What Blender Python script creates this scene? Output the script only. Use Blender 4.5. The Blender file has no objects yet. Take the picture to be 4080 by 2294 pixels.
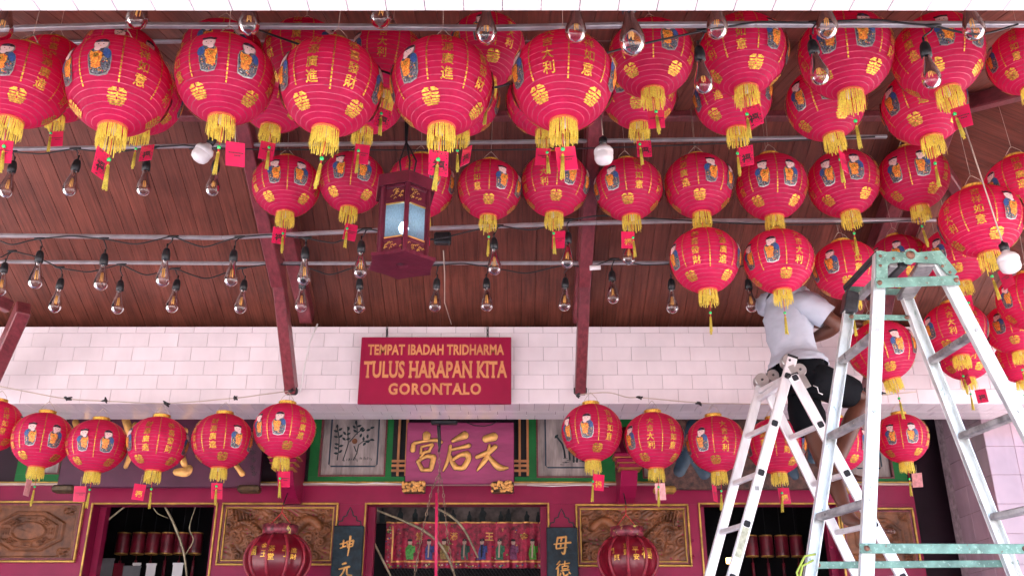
import bpy, math, random
from mathutils import Vector, Matrix

R = math.radians
random.seed(7)
scene = bpy.context.scene
COL = scene.collection

# ------------------------------------------------------------------ camera, sky, sun, exposure
EYE = 1.6
PITCH = R(22.8)
F_PX = 3760.0                                   # focal length for a 4080 px wide picture
cam_data = bpy.data.cameras.new("camera")
cam_data.sensor_width = 36.0
cam_data.lens = 36.0 * F_PX / 4080.0
cam_data.clip_start = 0.05
cam_data.clip_end = 3000
cam = bpy.data.objects.new("camera", cam_data)
COL.objects.link(cam)
cam.location = (0, 0, EYE)
cam.rotation_euler = (R(90) + PITCH, 0, 0)
scene.camera = cam

SUN_EL, SUN_AZ = R(62), R(8)                     # azimuth from +Y towards +X: the sun stands high beyond the temple roof
world = bpy.data.worlds.new("World")
scene.world = world
world.use_nodes = True
wn = world.node_tree
bg = wn.nodes["Background"]
sky = wn.nodes.new("ShaderNodeTexSky")
sky.sky_type = 'NISHITA'
sky.sun_disc = False
sky.sun_elevation = SUN_EL
sky.sun_rotation = SUN_AZ
sky.air_density = 1.0
sky.dust_density = 3.0
wn.links.new(sky.outputs[0], bg.inputs[0])
bg.inputs[1].default_value = 0.15
sd = bpy.data.lights.new("sun", 'SUN')
sd.energy = 4.6
sd.angle = R(0.5)
sd.color = (1.0, 0.93, 0.89)
sun = bpy.data.objects.new("sun", sd)
COL.objects.link(sun)
to_sun = Vector((math.sin(SUN_AZ) * math.cos(SUN_EL), math.cos(SUN_AZ) * math.cos(SUN_EL), math.sin(SUN_EL)))
sun.rotation_euler = (-to_sun).to_track_quat('-Z', 'Y').to_euler()
sun.location = to_sun * 30
vs = scene.view_settings
vs.view_transform = 'Standard'
vs.look = 'None'
vs.exposure = 2.75
vs.gamma = 1.0
vs.use_curve_mapping = False
scene.render.engine = 'CYCLES'
scene.cycles.use_denoising = True
scene.cycles.use_adaptive_sampling = True
scene.cycles.adaptive_threshold = 0.02
scene.cycles.max_bounces = 6
scene.cycles.diffuse_bounces = 4
scene.cycles.glossy_bounces = 3
scene.cycles.transparent_max_bounces = 8
scene.cycles.caustics_reflective = False
scene.cycles.caustics_refractive = False

# ------------------------------------------------------------------ measuring: a sighted point at a known distance Y
CT, ST = math.cos(PITCH), math.sin(PITCH)
K = 4080.0 / 2575.0

def at(u, v, Y):
    a, b = (u - 2040.0) / F_PX, (1147.0 - v) / F_PX
    d = Y / (CT - b * ST)
    return Vector((a * d, Y, EYE + d * (ST + b * CT)))

def q(u, v, Y):
    return at(u * K, v * K, Y)

def zdepth(p):
    return p.y * CT + (p.z - EYE) * ST

# ------------------------------------------------------------------ mesh building
class MB:
    def __init__(s):
        s.v, s.f, s.m, s.sm = [], [], [], []

    def face(s, idx, mi=0, smooth=False):
        s.f.append(tuple(idx)); s.m.append(mi); s.sm.append(smooth)

    def poly(s, pts, mi=0):
        b = len(s.v)
        s.v += [Vector(p) for p in pts]
        s.face(range(b, b + len(pts)), mi)

    def box(s, c, size, mi=0, rot=None, ch=0.0):
        c = Vector(c); hx, hy, hz = [x * .5 for x in size]
        if ch <= 0:
            L = [(-hx, -hy, -hz), (hx, -hy, -hz), (hx, hy, -hz), (-hx, hy, -hz), (-hx, -hy, hz), (hx, -hy, hz), (hx, hy, hz), (-hx, hy, hz)]
            F = [(0, 3, 2, 1), (4, 5, 6, 7), (0, 1, 5, 4), (1, 2, 6, 5), (2, 3, 7, 6), (3, 0, 4, 7)]
        else:
            ch = min(ch, hx * .9, hy * .9, hz * .9)
            L, idx = [], {}
            for sx in (-1, 1):
                for sy in (-1, 1):
                    for sz in (-1, 1):
                        for ax in range(3):
                            h = [hx - ch, hy - ch, hz - ch]
                            h[ax] += ch
                            idx[(sx, sy, sz, ax)] = len(L)
                            L.append((sx * h[0], sy * h[1], sz * h[2]))
            F = []
            I = idx
            for sg in (-1, 1):
                F.append([I[(sg, a, b, 0)] for a, b in ((-1, -1), (1, -1), (1, 1), (-1, 1))][::sg])
                F.append([I[(a, sg, b, 1)] for a, b in ((-1, -1), (-1, 1), (1, 1), (1, -1))][::sg])
                F.append([I[(a, b, sg, 2)] for a, b in ((-1, -1), (1, -1), (1, 1), (-1, 1))][::sg])
            for a in (-1, 1):
                for b in (-1, 1):
                    F.append([I[(-1, a, b, 1)], I[(1, a, b, 1)], I[(1, a, b, 2)], I[(-1, a, b, 2)]])
                    F.append([I[(a, -1, b, 0)], I[(a, 1, b, 0)], I[(a, 1, b, 2)], I[(a, -1, b, 2)]])
                    F.append([I[(a, b, -1, 0)], I[(a, b, 1, 0)], I[(a, b, 1, 1)], I[(a, b, -1, 1)]])
                    for c3 in (-1, 1):
                        F.append([I[(a, b, c3, 0)], I[(a, b, c3, 1)], I[(a, b, c3, 2)]])
        b0 = len(s.v)
        for p in L:
            p = Vector(p)
            if rot is not None: p = rot @ p
            s.v.append(c + p)
        for f in F: s.face([b0 + i for i in f], mi)

    def rect(s, x0, x1, y0, y1, z0, z1, mi=0, ch=0.0):
        s.box(((x0 + x1) / 2, (y0 + y1) / 2, (z0 + z1) / 2), (abs(x1 - x0), abs(y1 - y0), abs(z1 - z0)), mi, None, ch)

    def bar(s, p, q_, w, h, up=(0, 0, 1), mi=0, ch=0.0):
        p, q_ = Vector(p), Vector(q_)
        d = (q_ - p); L = d.length; d.normalize()
        x = d.cross(Vector(up))
        if x.length < 1e-5: x = d.cross(Vector((1, 0, 0)))
        x.normalize(); z = x.cross(d)
        rot = Matrix((x, d, z)).transposed()
        s.box((p + q_) / 2, (w, L, h), mi, rot, ch)

    def channel(s, p, q_, w, dpt, t, out, mi=0):
        """C-channel rail: web (width w) on the side 'out' faces, two flanges of depth dpt behind it"""
        p, q_ = Vector(p), Vector(q_)
        d = (q_ - p).normalized(); out = Vector(out)
        out = (out - d * out.dot(d)).normalized(); x = d.cross(out)
        s.bar(p - out * t * .5, q_ - out * t * .5, w, t, out, mi, t * .3)
        for sg in (-1, 1):
            o = x * sg * (w / 2 - t / 2) - out * (t + dpt / 2)
            s.bar(p + o, q_ + o, t, dpt, out, mi, t * .3)

    def tube(s, path, r, n=6, mi=0, caps=True):
        path = [Vector(p) for p in path]
        rs = r if isinstance(r, (list, tuple)) else [r] * len(path)
        b0 = len(s.v); prev = None
        for i, p in enumerate(path):
            d = (path[min(i + 1, len(path) - 1)] - path[max(i - 1, 0)])
            if d.length < 1e-9: d = Vector((0, 0, 1))
            d.normalize()
            if prev is None:
                x = d.cross(Vector((0, 0, 1)))
                if x.length < 1e-3: x = d.cross(Vector((0, 1, 0)))
            else:
                x = prev - d * prev.dot(d)
                if x.length < 1e-6: x = d.orthogonal()
            x.normalize(); prev = x; y = d.cross(x)
            for k in range(n):
                a = 2 * math.pi * k / n
                s.v.append(p + (x * math.cos(a) + y * math.sin(a)) * rs[i])
        for i in range(len(path) - 1):
            for k in range(n):
                a, b = b0 + i * n + k, b0 + i * n + (k + 1) % n
                s.face((a, b, b + n, a + n), mi, True)
        if caps:
            s.face([b0 + k for k in range(n)][::-1], mi)
            e = b0 + (len(path) - 1) * n
            s.face([e + k for k in range(n)], mi)

    def lathe(s, prof, n=16, c=(0, 0, 0), mi=0, smooth=True, ph=0.0):
        c = Vector(c); b0 = len(s.v)
        for r_, z in prof:
            for k in range(n):
                a = 2 * math.pi * k / n + ph
                s.v.append(c + Vector((r_ * math.cos(a), r_ * math.sin(a), z)))
        for i in range(len(prof) - 1):
            for k in range(n):
                a, b = b0 + i * n + k, b0 + i * n + (k + 1) % n
                s.face((a, b, b + n, a + n), mi, smooth)

    def prism(s, pts, fr, d, mi=0):
        """outline pts (x, y) in the frame fr(x, y, depth), thickness d"""
        n = len(pts); b0 = len(s.v)
        s.v += [fr(x, y, d) for x, y in pts] + [fr(x, y, 0) for x, y in pts]
        s.face(range(b0, b0 + n), mi)
        s.face([b0 + n + i for i in range(n)][::-1], mi)
        for i in range(n):
            j = (i + 1) % n
            s.face((b0 + i, b0 + n + i, b0 + n + j, b0 + j), mi)

    def mesh(s, name, mats, off=None):
        me = bpy.data.meshes.new(name)
        o = off or Vector()
        me.from_pydata([tuple(p - o) for p in s.v], [], s.f)
        for m in (mats if isinstance(mats, (list, tuple)) else [mats]):
            me.materials.append(m)
        me.polygons.foreach_set("material_index", s.m)
        me.polygons.foreach_set("use_smooth", s.sm)
        me.update()
        return me

    def build(s, name, mats, parent=None, base=False):
        """one mesh object; its origin goes to its middle (or its base), coordinates given are world coordinates"""
        xs = [p.x for p in s.v]; ys = [p.y for p in s.v]; zs = [p.z for p in s.v]
        c = Vector(((min(xs) + max(xs)) / 2, (min(ys) + max(ys)) / 2, min(zs) if base else (min(zs) + max(zs)) / 2))
        return link(name, s.mesh(name, mats, c), c, parent)

WLOC = {}
def link(name, me, loc, parent=None):
    o = bpy.data.objects.new(name, me)
    COL.objects.link(o)
    loc = Vector(loc)
    o.location = loc - (WLOC[parent.name] if parent else Vector())
    if parent: o.parent = parent
    WLOC[o.name] = loc
    return o

def tag(o, label=None, cat=None, group=None, kind=None):
    if label: o["label"] = label
    if cat: o["category"] = cat
    if group: o["group"] = group
    if kind: o["kind"] = kind
    return o

def thing(name, loc, label, cat, group=None, rz=0.0):
    o = link(name, None, loc)
    o.empty_display_size = 0.1
    o.rotation_euler.z = rz
    return tag(o, label, cat, group)

def child(name, me, parent, loc=(0, 0, 0), rot=(0, 0, 0)):
    """a part in its thing's own coordinates, sharing mesh data"""
    o = bpy.data.objects.new(name, me)
    COL.objects.link(o)
    o.parent = parent
    o.location = loc
    o.rotation_euler = rot
    return o

# ------------------------------------------------------------------ materials
def mat(name, col, rough=.5, metal=0.0, var=.15, scale=6.0, stretch=(1, 1, 1), bump=0.0, bscale=None, trans=0.0,
        col2=None, rnd=0.0, coat=0.0, speck=None, spec=.5, emit=None, tcol=None, dirt=0.0):
    m = bpy.data.materials.new(name); m.use_nodes = True
    nt = m.node_tree; N, L = nt.nodes, nt.links
    p = N["Principled BSDF"]; out = N["Material Output"]
    tc = N.new("ShaderNodeTexCoord"); mp = N.new("ShaderNodeMapping")
    mp.inputs["Scale"].default_value = stretch
    L.new(tc.outputs["Object"], mp.inputs["Vector"])
    oi = N.new("ShaderNodeObjectInfo")
    sh = N.new("ShaderNodeVectorMath"); sh.operation = 'ADD'
    mu = N.new("ShaderNodeMath"); mu.operation = 'MULTIPLY'; mu.inputs[1].default_value = 37.0
    L.new(oi.outputs["Random"], mu.inputs[0])
    L.new(mp.outputs[0], sh.inputs[0]); L.new(mu.outputs[0], sh.inputs[1])
    nz = N.new("ShaderNodeTexNoise"); nz.inputs["Scale"].default_value = scale
    nz.inputs["Detail"].default_value = 3; nz.inputs["Roughness"].default_value = .62
    L.new(sh.outputs[0], nz.inputs["Vector"])
    rp = N.new("ShaderNodeValToRGB")
    c2 = col2 or tuple(c * (1 - var * 1.6) for c in col)
    c1 = tuple(min(1, c * (1 + var * .6)) for c in col) if not col2 else col
    rp.color_ramp.elements[0].position = .32; rp.color_ramp.elements[1].position = .68
    rp.color_ramp.elements[0].color = (*c2, 1); rp.color_ramp.elements[1].color = (*c1, 1)
    L.new(nz.outputs["Fac"], rp.inputs["Fac"])
    cur = rp.outputs["Color"]
    if dirt:                                     # grime that runs over neighbouring pieces
        gp = N.new("ShaderNodeNewGeometry"); m3 = N.new("ShaderNodeMapping"); m3.inputs["Scale"].default_value = (2.2, 2.2, .8)
        n3 = N.new("ShaderNodeTexNoise"); n3.inputs["Scale"].default_value = 1.3; n3.inputs["Detail"].default_value = 4; n3.inputs["Roughness"].default_value = .65
        L.new(gp.outputs["Position"], m3.inputs["Vector"]); L.new(m3.outputs[0], n3.inputs["Vector"])
        r3_ = N.new("ShaderNodeMapRange"); r3_.inputs["From Min"].default_value = .38; r3_.inputs["From Max"].default_value = .68
        r3_.inputs["To Min"].default_value = 1 - dirt; r3_.inputs["To Max"].default_value = 1.0
        L.new(n3.outputs["Fac"], r3_.inputs["Value"])
        h3 = N.new("ShaderNodeHueSaturation"); L.new(r3_.outputs[0], h3.inputs["Value"]); L.new(cur, h3.inputs["Color"]); cur = h3.outputs["Color"]
    if rnd:
        hs = N.new("ShaderNodeHueSaturation")
        mr = N.new("ShaderNodeMapRange"); mr.inputs["To Min"].default_value = 1 - rnd; mr.inputs["To Max"].default_value = 1 + rnd
        L.new(oi.outputs["Random"], mr.inputs["Value"]); L.new(mr.outputs[0], hs.inputs["Value"])
        L.new(cur, hs.inputs["Color"]); cur = hs.outputs["Color"]
    if speck:                                    # (colour, scale, threshold): paint splashes or chips
        for (sc_, ss, th) in speck:
            n2 = N.new("ShaderNodeTexNoise"); n2.inputs["Scale"].default_value = ss; n2.inputs["Detail"].default_value = 2.5
            n2.inputs["Roughness"].default_value = .7
            L.new(sh.outputs[0], n2.inputs["Vector"])
            r2 = N.new("ShaderNodeValToRGB")
            r2.color_ramp.elements[0].position = th; r2.color_ramp.elements[1].position = min(1, th + .04)
            L.new(n2.outputs["Fac"], r2.inputs["Fac"])
            mx = N.new("ShaderNodeMix"); mx.data_type = 'RGBA'
            mx.inputs[7].default_value = (*sc_, 1)
            L.new(r2.outputs["Color"], mx.inputs[0]); L.new(cur, mx.inputs[6]); cur = mx.outputs[2]
    L.new(cur, p.inputs["Base Color"])
    p.inputs["Roughness"].default_value = rough
    p.inputs["Metallic"].default_value = metal
    p.inputs["Specular IOR Level"].default_value = spec
    p.inputs["Coat Weight"].default_value = coat
    p.inputs["Coat Roughness"].default_value = .12
    if rough > .05 and metal > .3:
        mr2 = N.new("ShaderNodeMapRange")
        mr2.inputs["To Min"].default_value = max(.03, rough * .75); mr2.inputs["To Max"].default_value = min(1, rough * 1.3)
        L.new(nz.outputs["Fac"], mr2.inputs["Value"]); L.new(mr2.outputs[0], p.inputs["Roughness"])
    if bump:
        nb = N.new("ShaderNodeTexNoise"); nb.inputs["Scale"].default_value = bscale or scale * 4; nb.inputs["Detail"].default_value = 2
        L.new(sh.outputs[0], nb.inputs["Vector"])
        bp = N.new("ShaderNodeBump"); bp.inputs["Strength"].default_value = bump; bp.inputs["Distance"].default_value = .02
        L.new(nb.outputs["Fac"], bp.inputs["Height"]); L.new(bp.outputs[0], p.inputs["Normal"])
    if emit:
        p.inputs["Emission Color"].default_value = (*emit[0], 1); p.inputs["Emission Strength"].default_value = emit[1]
    if trans:
        tr = N.new("ShaderNodeBsdfTranslucent"); mxs = N.new("ShaderNodeMixShader")
        if tcol: tr.inputs[0].default_value = (*tcol, 1)
        else: L.new(cur, tr.inputs[0])
        mxs.inputs[0].default_value = trans
        L.new(p.outputs[0], mxs.inputs[1]); L.new(tr.outputs[0], mxs.inputs[2]); L.new(mxs.outputs[0], out.inputs[0])
    return m

def glass_mat(name, tint, refl, dirt=0.0):
    m = bpy.data.materials.new(name); m.use_nodes = True
    nt = m.node_tree; N, L = nt.nodes, nt.links
    out = N["Material Output"]; N.remove(N["Principled BSDF"])
    t = N.new("ShaderNodeBsdfTransparent"); t.inputs[0].default_value = (*tint, 1)
    g = N.new("ShaderNodeBsdfGlossy"); g.inputs["Roughness"].default_value = .04
    lw = N.new("ShaderNodeLayerWeight"); lw.inputs["Blend"].default_value = refl
    nz = N.new("ShaderNodeTexNoise"); nz.inputs["Scale"].default_value = 60
    ad = N.new("ShaderNodeMath"); ad.operation = 'MULTIPLY_ADD'; ad.inputs[1].default_value = dirt; ad.use_clamp = True
    L.new(nz.outputs["Fac"], ad.inputs[0]); L.new(lw.outputs["Fresnel"], ad.inputs[2])
    mx = N.new("ShaderNodeMixShader")
    L.new(ad.outputs[0], mx.inputs[0]); L.new(t.outputs[0], mx.inputs[1]); L.new(g.outputs[0], mx.inputs[2])
    L.new(mx.outputs[0], out.inputs[0])
    return m

M = {}
M['tile'] = mat('glazed_tile', (.86, .765, .79), .14, var=.05, scale=3, rnd=.03, dirt=.10, coat=.4, bump=.03, bscale=10)
M['tile_pink'] = mat('pink_glazed_tile', (.62, .43, .50), .12, dirt=.25, var=.1, scale=2.5, rnd=.05, coat=.5, bump=.03, bscale=8)
M['grout'] = mat('grout', (.16, .11, .13), .9, var=.3, scale=20)
M['grout_pale'] = mat('pale_grout', (.45, .33, .36), .9, var=.3, scale=20)
M['plank'] = mat('varnished_plank', (.205, .060, .040), .45, var=.26, scale=5, stretch=(14, 1.2, 14), rnd=.13, dirt=.35, bump=.10, bscale=12, spec=.35)
M['deck'] = mat('roof_deck', (.02, .012, .012), .9)
M['timber'] = mat('red_brown_timber', (.19, .036, .044), .40, var=.25, scale=7, stretch=(6, 1, 6), rnd=.1, bump=.1)
M['rod'] = mat('metal_batten', (.42, .40, .42), .35, .5, var=.15, scale=14, bump=.05)
M['black'] = mat('black_rubber', (.012, .012, .014), .45, var=.2)
M['wire'] = mat('beige_wire', (.52, .42, .34), .6, var=.2)
M['concrete'] = mat('courtyard_concrete', (.50, .46, .45), .85, var=.25, scale=1.4, bump=.2, bscale=30)
M['floor'] = mat('porch_floor_tile', (.62, .48, .49), .25, var=.1, scale=2, bump=.02)
M['fabric'] = mat('lantern_fabric', (.66, .022, .125), .6, var=.16, scale=1.6, trans=.55, rnd=.10, tcol=(.95, .03, .17), spec=.3)
M['rib'] = mat('lantern_rib', (.80, .11, .22), .5, var=.3, scale=3, trans=.35)  # rib threads; the light they catch is put into this paler red
M['gold'] = mat('gold_foil', (.78, .42, .07), .36, .75, var=.35, scale=18, bump=.25, bscale=50)
M['goldp'] = mat('gold_paint', (.82, .42, .12), .40, .35, var=.25, scale=14, bump=.12)
M['goldtrim'] = mat('gold_trim', (.62, .36, .08), .38, .45, var=.3, scale=10)
M['fringe'] = mat('yellow_fringe', (.95, .76, .13), .6, var=.2, scale=30, trans=.5)
M['redband'] = mat('red_orange_band', (.60, .10, .03), .5)
M['bead'] = mat('green_bead', (.02, .50, .12), .15, coat=.5, var=.05)
M['redcord'] = mat('red_cord', (.55, .02, .03), .6)
M['card'] = mat('red_card', (.62, .018, .085), .22, var=.06, scale=4, coat=.5, rnd=.12)
M['cardpale'] = mat('pale_card', (.78, .35, .36), .25, var=.15, scale=8, coat=.4)
M['ink'] = mat('black_ink', (.03, .012, .015), .6)
M['white'] = mat('white_plastic', (.78, .75, .74), .3, var=.04)
M['glass'] = glass_mat('bulb_glass', (.97, .95, .94), .32, .05)
M['filament'] = mat('amber_filament', (.95, .50, .12), .4)
M['tin'] = mat('bulb_tin', (.5, .48, .46), .35, .8)

# ================================================================== GROUND
m = MB(); m.rect(-60, 60, -60, 60, -.3, 0)
tag(m.build('ground', M['concrete']), kind='structure')
m = MB(); m.rect(-5.4, 4.4, 2.6, 10.5, .004, .12)
tag(m.build('porch_floor', M['floor']), kind='structure')

# ================================================================== TILED BEAMS
YL = 6.1                                         # front of the far tiled lintel
ZL0 = at(2040, 1607, YL).z; ZL1 = at(2040, 1301, YL).z
def tile_mesh(w, h, t=.009, g=.0018, ch=.0015):
    b = MB(); w2, h2 = w / 2 - g / 2, h / 2 - g / 2
    for (x, z, y) in ((w2, h2, t), (w2, h2, ch), (w2 - ch, h2 - ch, 0)):
        b.v += [Vector((-x, y, -z)), Vector((x, y, -z)), Vector((x, y, z)), Vector((-x, y, z))]
    for r_ in (0, 4):
        for i in range(4):
            j = (i + 1) % 4
            b.face((r_ + i, r_ + j, r_ + 4 + j, r_ + 4 + i))
    b.face((8, 9, 10, 11))
    return b.mesh('tile', M['tile'])
TILE = tile_mesh(.2, .1)
TILE_H = tile_mesh(.2, .046)
TILE_U = tile_mesh(.1, .2)
lint = thing('tiled_lintel', (-.5, 6.3, ZL0), 'long white tiled lintel running across the porch behind the hanging sign', 'lintel')
m = MB(); m.rect(-5.4, 4.4, YL + .008, YL + .41, ZL0 + .008, ZL1 - .004)
m.build('core', M['grout'], lint)
rng = random.Random(3)
rows = int((ZL1 - ZL0) / .1)
for r_ in range(rows + 1):
    z = ZL0 + .05 + r_ * .1
    me = TILE
    if r_ == rows:
        z = ZL0 + rows * .1 + .023; me = TILE_H
    off = (.1 if r_ % 2 else 0) + .013
    for i in range(-20, 20):
        x = i * .2 + off
        if not -3.95 < x < 3.95: continue
        o = link('tile', me, (x, YL - .001 + rng.uniform(-.0006, .0006), z), lint)
        o.rotation_euler = (rng.uniform(-.004, .004), 0, rng.uniform(-.004, .004))
for i in range(-39, 40):                          # first row of the underside: narrow tiles set lengthwise
    o = link('tile', TILE_U, (i * .1, YL + .10, ZL0 - .001 + rng.uniform(-.0005, .0005)), lint)
    o.rotation_euler = (R(90), 0, 0)
m = MB()
for rr, yy in enumerate((YL + .25, YL + .35)):
    for i in range(-20, 20):
        x = i * .2 + (.06 if rr else 0)
        m.rect(x - .0985, x + .0985, yy - .0485, yy + .0485, ZL0 - .001, ZL0 + .007)
for r_ in range(rows + 1):                        # the ends of the lintel, out of sight of the lanterns
    za_, zb0 = ZL0 + r_ * .1 + .001, min(ZL0 + (r_ + 1) * .1 - .001, ZL1 - .002)
    for x0_, x1_ in ((-5.4, -3.96), (3.98, 4.4)):
        x = x0_
        while x < x1_ - .02:
            m.rect(x + .001, min(x + .199, x1_), YL - .001, YL + .007, za_, zb0); x += .2
for x0_, x1_ in ((-5.4, -3.96), (3.96, 4.4)):
    x = x0_
    while x < x1_ - .01:
        m.rect(x + .001, min(x + .099, x1_), YL + .001, YL + .199, ZL0 - .001, ZL0 + .007); x += .1
tag(m.build('soffit_tiles', M['tile'], lint), kind='stuff')

FB_Y = at(2040, 45, 1.98); FBZ = FB_Y.z
fb = thing('front_beam', (-.5, 1.8, FBZ), 'white tiled beam edge crossing the very top of the picture', 'beam')
m = MB(); m.rect(-5.4, 4.4, 1.52, 1.972, FBZ + .008, FBZ + .56)
m.build('core', M['grout'], fb)
for i in range(-18, 19):
    o = link('tile', TILE_U, (i * .1 + .025, 1.88, FBZ + rng.uniform(-.0005, .0005)), fb)
    o.rotation_euler = (R(90), 0, 0)
for i in range(-9, 10):
    for r_ in range(5):
        o = link('tile', TILE, (i * .2 + (.1 if r_ % 2 else 0), 1.979, FBZ + .058 + r_ * .1), fb)
        o.rotation_euler = (0, 0, math.pi)
m = MB(); x = -5.4
while x < 4.38:
    if x + .1 < -1.83 or x > 1.87: m.rect(x + .001, x + .099, 1.781, 1.979, FBZ, FBZ + .007)
    m.rect(x + .001, x + .099, 1.581, 1.778, FBZ, FBZ + .007); m.rect(x + .001, x + .099, 1.516, 1.578, FBZ, FBZ + .007)
    x += .1
for r_ in range(6):
    x = -5.4 - (.1 if r_ % 2 else 0)
    while x < 4.38:
        a_, b_ = max(x + .001, -5.4), min(x + .199, 4.4)
        m.rect(a_, b_, 1.512, 1.519, FBZ + .009 + r_ * .0925, FBZ + .1 + r_ * .0925)
        if r_ < 5 and (x + .2 < -1.92 or x > 2.0): m.rect(a_, b_, 1.9725, 1.979, FBZ + .009 + r_ * .1, FBZ + .107 + r_ * .1)
        x += .2
tag(m.build('outer_tiles', M['tile'], fb), kind='stuff')
for (x, y) in ((-4.75, 1.75), (3.9, 1.75), (-4.75, 6.3), (4.15, 6.3)):
    m = MB(); m.rect(x - .2, x + .2, y - .18, y + .18, .121 if y > 3 else .001, (FBZ if y < 3 else ZL0) + .006, 0, .01)
    o = m.build('porch_post', M['tile'], base=True)
    tag(o, {(-4.75, 1.75): 'tiled post carrying the near end of the front beam, off to the left', (3.9, 1.75): 'tiled post carrying the near end of the front beam, off to the right',
            (-4.75, 6.3): 'tiled post under the far left end of the lintel', (4.15, 6.3): 'tiled post under the far right end of the lintel'}[(x, y)], 'post')

# ================================================================== PORCH ROOF: plank ceiling on two slopes and hipped ends
RY, RZ = 4.65, 4.66                               # ridge
EY, EZ = 6.45, ZL1 - .01                          # back eave
FY, FZ = 1.985, FBZ + .575                        # front eave
HX0, HX1, EX0, EX1 = -3.3, 2.3, -4.97, 3.97
roof = thing('porch_roof', (-.5, RY, EZ), 'porch roof with sloping brown plank ceiling above the lanterns', 'roof')
W = .095
def plank_mesh(w, t=.014):
    b = MB(); b.box((0, .5, t / 2), (w - .0014, 1, t), 0, None, .0016)
    return b.mesh('plank', M['plank'])
PLANK = plank_mesh(W)
def put_plank(a, b, up):
    """plank along a->b lying on the slope with normal up"""
    a, b = Vector(a), Vector(b)
    d = b - a; L = d.length
    if L < .05: return
    d.normalize(); x = d.cross(up).normalized(); n = x.cross(d)
    o = link('plank', PLANK, a + n * rng.uniform(0, .0025), roof)
    o.rotation_euler = Matrix((x, d, n)).transposed().to_euler()
    o.scale = (1, L, 1)
nb = Vector((0, RZ - EZ, EY - RY)).normalized(); nf = Vector((0, -(RZ - FZ), RY - FY)).normalized()
nr = Vector((RZ - EZ, 0, EX1 - HX1)).normalized()
lerp = lambda a, b, t: a + (b - a) * t
n_p = int((EX1 - EX0) / W)
for i in range(n_p):
    x = EX0 + W * (i + .5)
    t = 0 if HX0 <= x <= HX1 else ((HX0 - x) / (HX0 - EX0) if x < HX0 else (x - HX1) / (EX1 - HX1))
    if -4.4 < x: put_plank((x, EY, EZ), (x, lerp(RY, EY, t), lerp(RZ, EZ, t)), nb)
    put_plank((x, FY, FZ), (x, lerp(RY, FY, t), lerp(RZ, FZ, t)), nf)
n_h = int((EY - FY) / W)
for i in range(n_h):
    y = FY + W * (i + .5)
    ze = lerp(EZ, FZ - .12, (EY - y) / (EY - FY + .5))
    t = (y - RY) / (EY - RY) if y > RY else (RY - y) / (RY - FY)
    put_plank((EX1, y, ze), (lerp(HX1, EX1, t), y, lerp(RZ, ze, t)), nr)
m = MB()                                          # boarding above the planks keeps daylight out
e = .05
A, B_, C_, D_ = (EX0 - e, EY, EZ), (EX1 + e, EY, EZ), (EX1 + e, FY - .5, FZ - .12), (EX0 - e, FY - .5, FZ - .12)
r0, r1 = (HX0, RY, RZ), (HX1, RY, RZ)
for lift in (.018, .12):
    U = lambda p: (p[0], p[1], p[2] + lift)
    for f in ((A, B_, r1, r0), (C_, D_, r0, r1), (B_, C_, r1), (D_, A, r0)):
        m.poly([U(p) for p in f])
m.build('deck', M['deck'], roof)
m = MB(); m.rect(HX0, HX1, RY - .03, RY + .03, RZ - .05, RZ + .012, 0, .006)
m.build('ridge_beam', M['timber'], roof)
for sx, (hx, ex) in ((-1, (HX0, EX0)), (1, (HX1, EX1))):
    m = MB(); m.bar((hx, RY, RZ - .045), (ex, EY - .02, EZ - .045), .07, .09, mi=0, ch=.008); m.build('hip_rafter', M['timber'], roof)
    m = MB(); m.bar((hx, RY, RZ - .045), (ex, FY + .02, FZ - .045), .07, .09, mi=0, ch=.008); m.build('hip_rafter', M['timber'], roof)
for tx in (-1.447, .447, 2.34):
    P = [(tx, 4.2, 4.47), (tx, 5.38, 3.90), (tx, 5.97, 3.38)]
    m = MB(); m.bar(P[0], P[1], .078, .11, ch=.006)
    lo = m.build('rafter', M['timber'], roof)
    m = MB(); m.bar(Vector(P[1]) + Vector((.004, -.10, .10)), P[2], .070, .10, ch=.006); m.build('strut', M['timber'], lo)
    m = MB(); m.bar((tx + .02, 4.7, RZ - .11), (tx + .02, EY - .30, EZ + .10), .09, .13, ch=.006); m.build('rafter', M['timber'], roof)
    m = MB(); m.box((tx, 5.955, 3.375), (.085, .06, .05), ch=.012); m.build('iron_shoe', M['black'], roof)
m = MB(); m.bar(at(95, 1225, 5.5), at(-55, 1560, 5.95), .085, .12, ch=.006); m.build('strut', M['timber'], roof)
m = MB(); m.bar(at(-60, 1170, 5.6), at(40, 1225, 5.75), .06, .08, ch=.006); m.build('strut', M['timber'], roof)
m = MB()
m.tube([at(1265, 1290, 6.07), at(1235, 1360, 6.07), at(1215, 1450, 6.06), at(1195, 1560, 6.05)], .006, 5)
m.build('cable_conduit', M['white'], roof)

# ================================================================== MAIN TEMPLE ROOF: unseen, added behind the porch to block skylight
m = MB(); m.poly([(-6.5, EY - .15, EZ + .06), (5.5, EY - .15, EZ + .06), (5.5, 8.6, 5.6), (-6.5, 8.6, 5.6)])
m.poly([(-6.5, 8.6, 5.6), (5.5, 8.6, 5.6), (5.5, 11.2, 4.3), (-6.5, 11.2, 4.3)])
m.poly([(-6.5, EY - .15, EZ + .06), (-6.5, 8.6, 5.6), (-6.5, 11.2, 4.3), (-6.5, 11.2, 0), (-6.5, EY - .1, 0)]); m.poly([(5.5, EY - .15, EZ + .06), (5.5, 8.6, 5.6), (5.5, 11.2, 4.3), (5.5, 11.2, 0), (5.5, EY - .1, 0)])
m.poly([(-6.5, 11.2, 4.3), (5.5, 11.2, 4.3), (5.5, 11.2, 0), (-6.5, 11.2, 0)])
tag(m.build('light_block_shell', M['deck']), 'unseen temple roof and side walls added behind the lintel to block skylight', 'roof')

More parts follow.
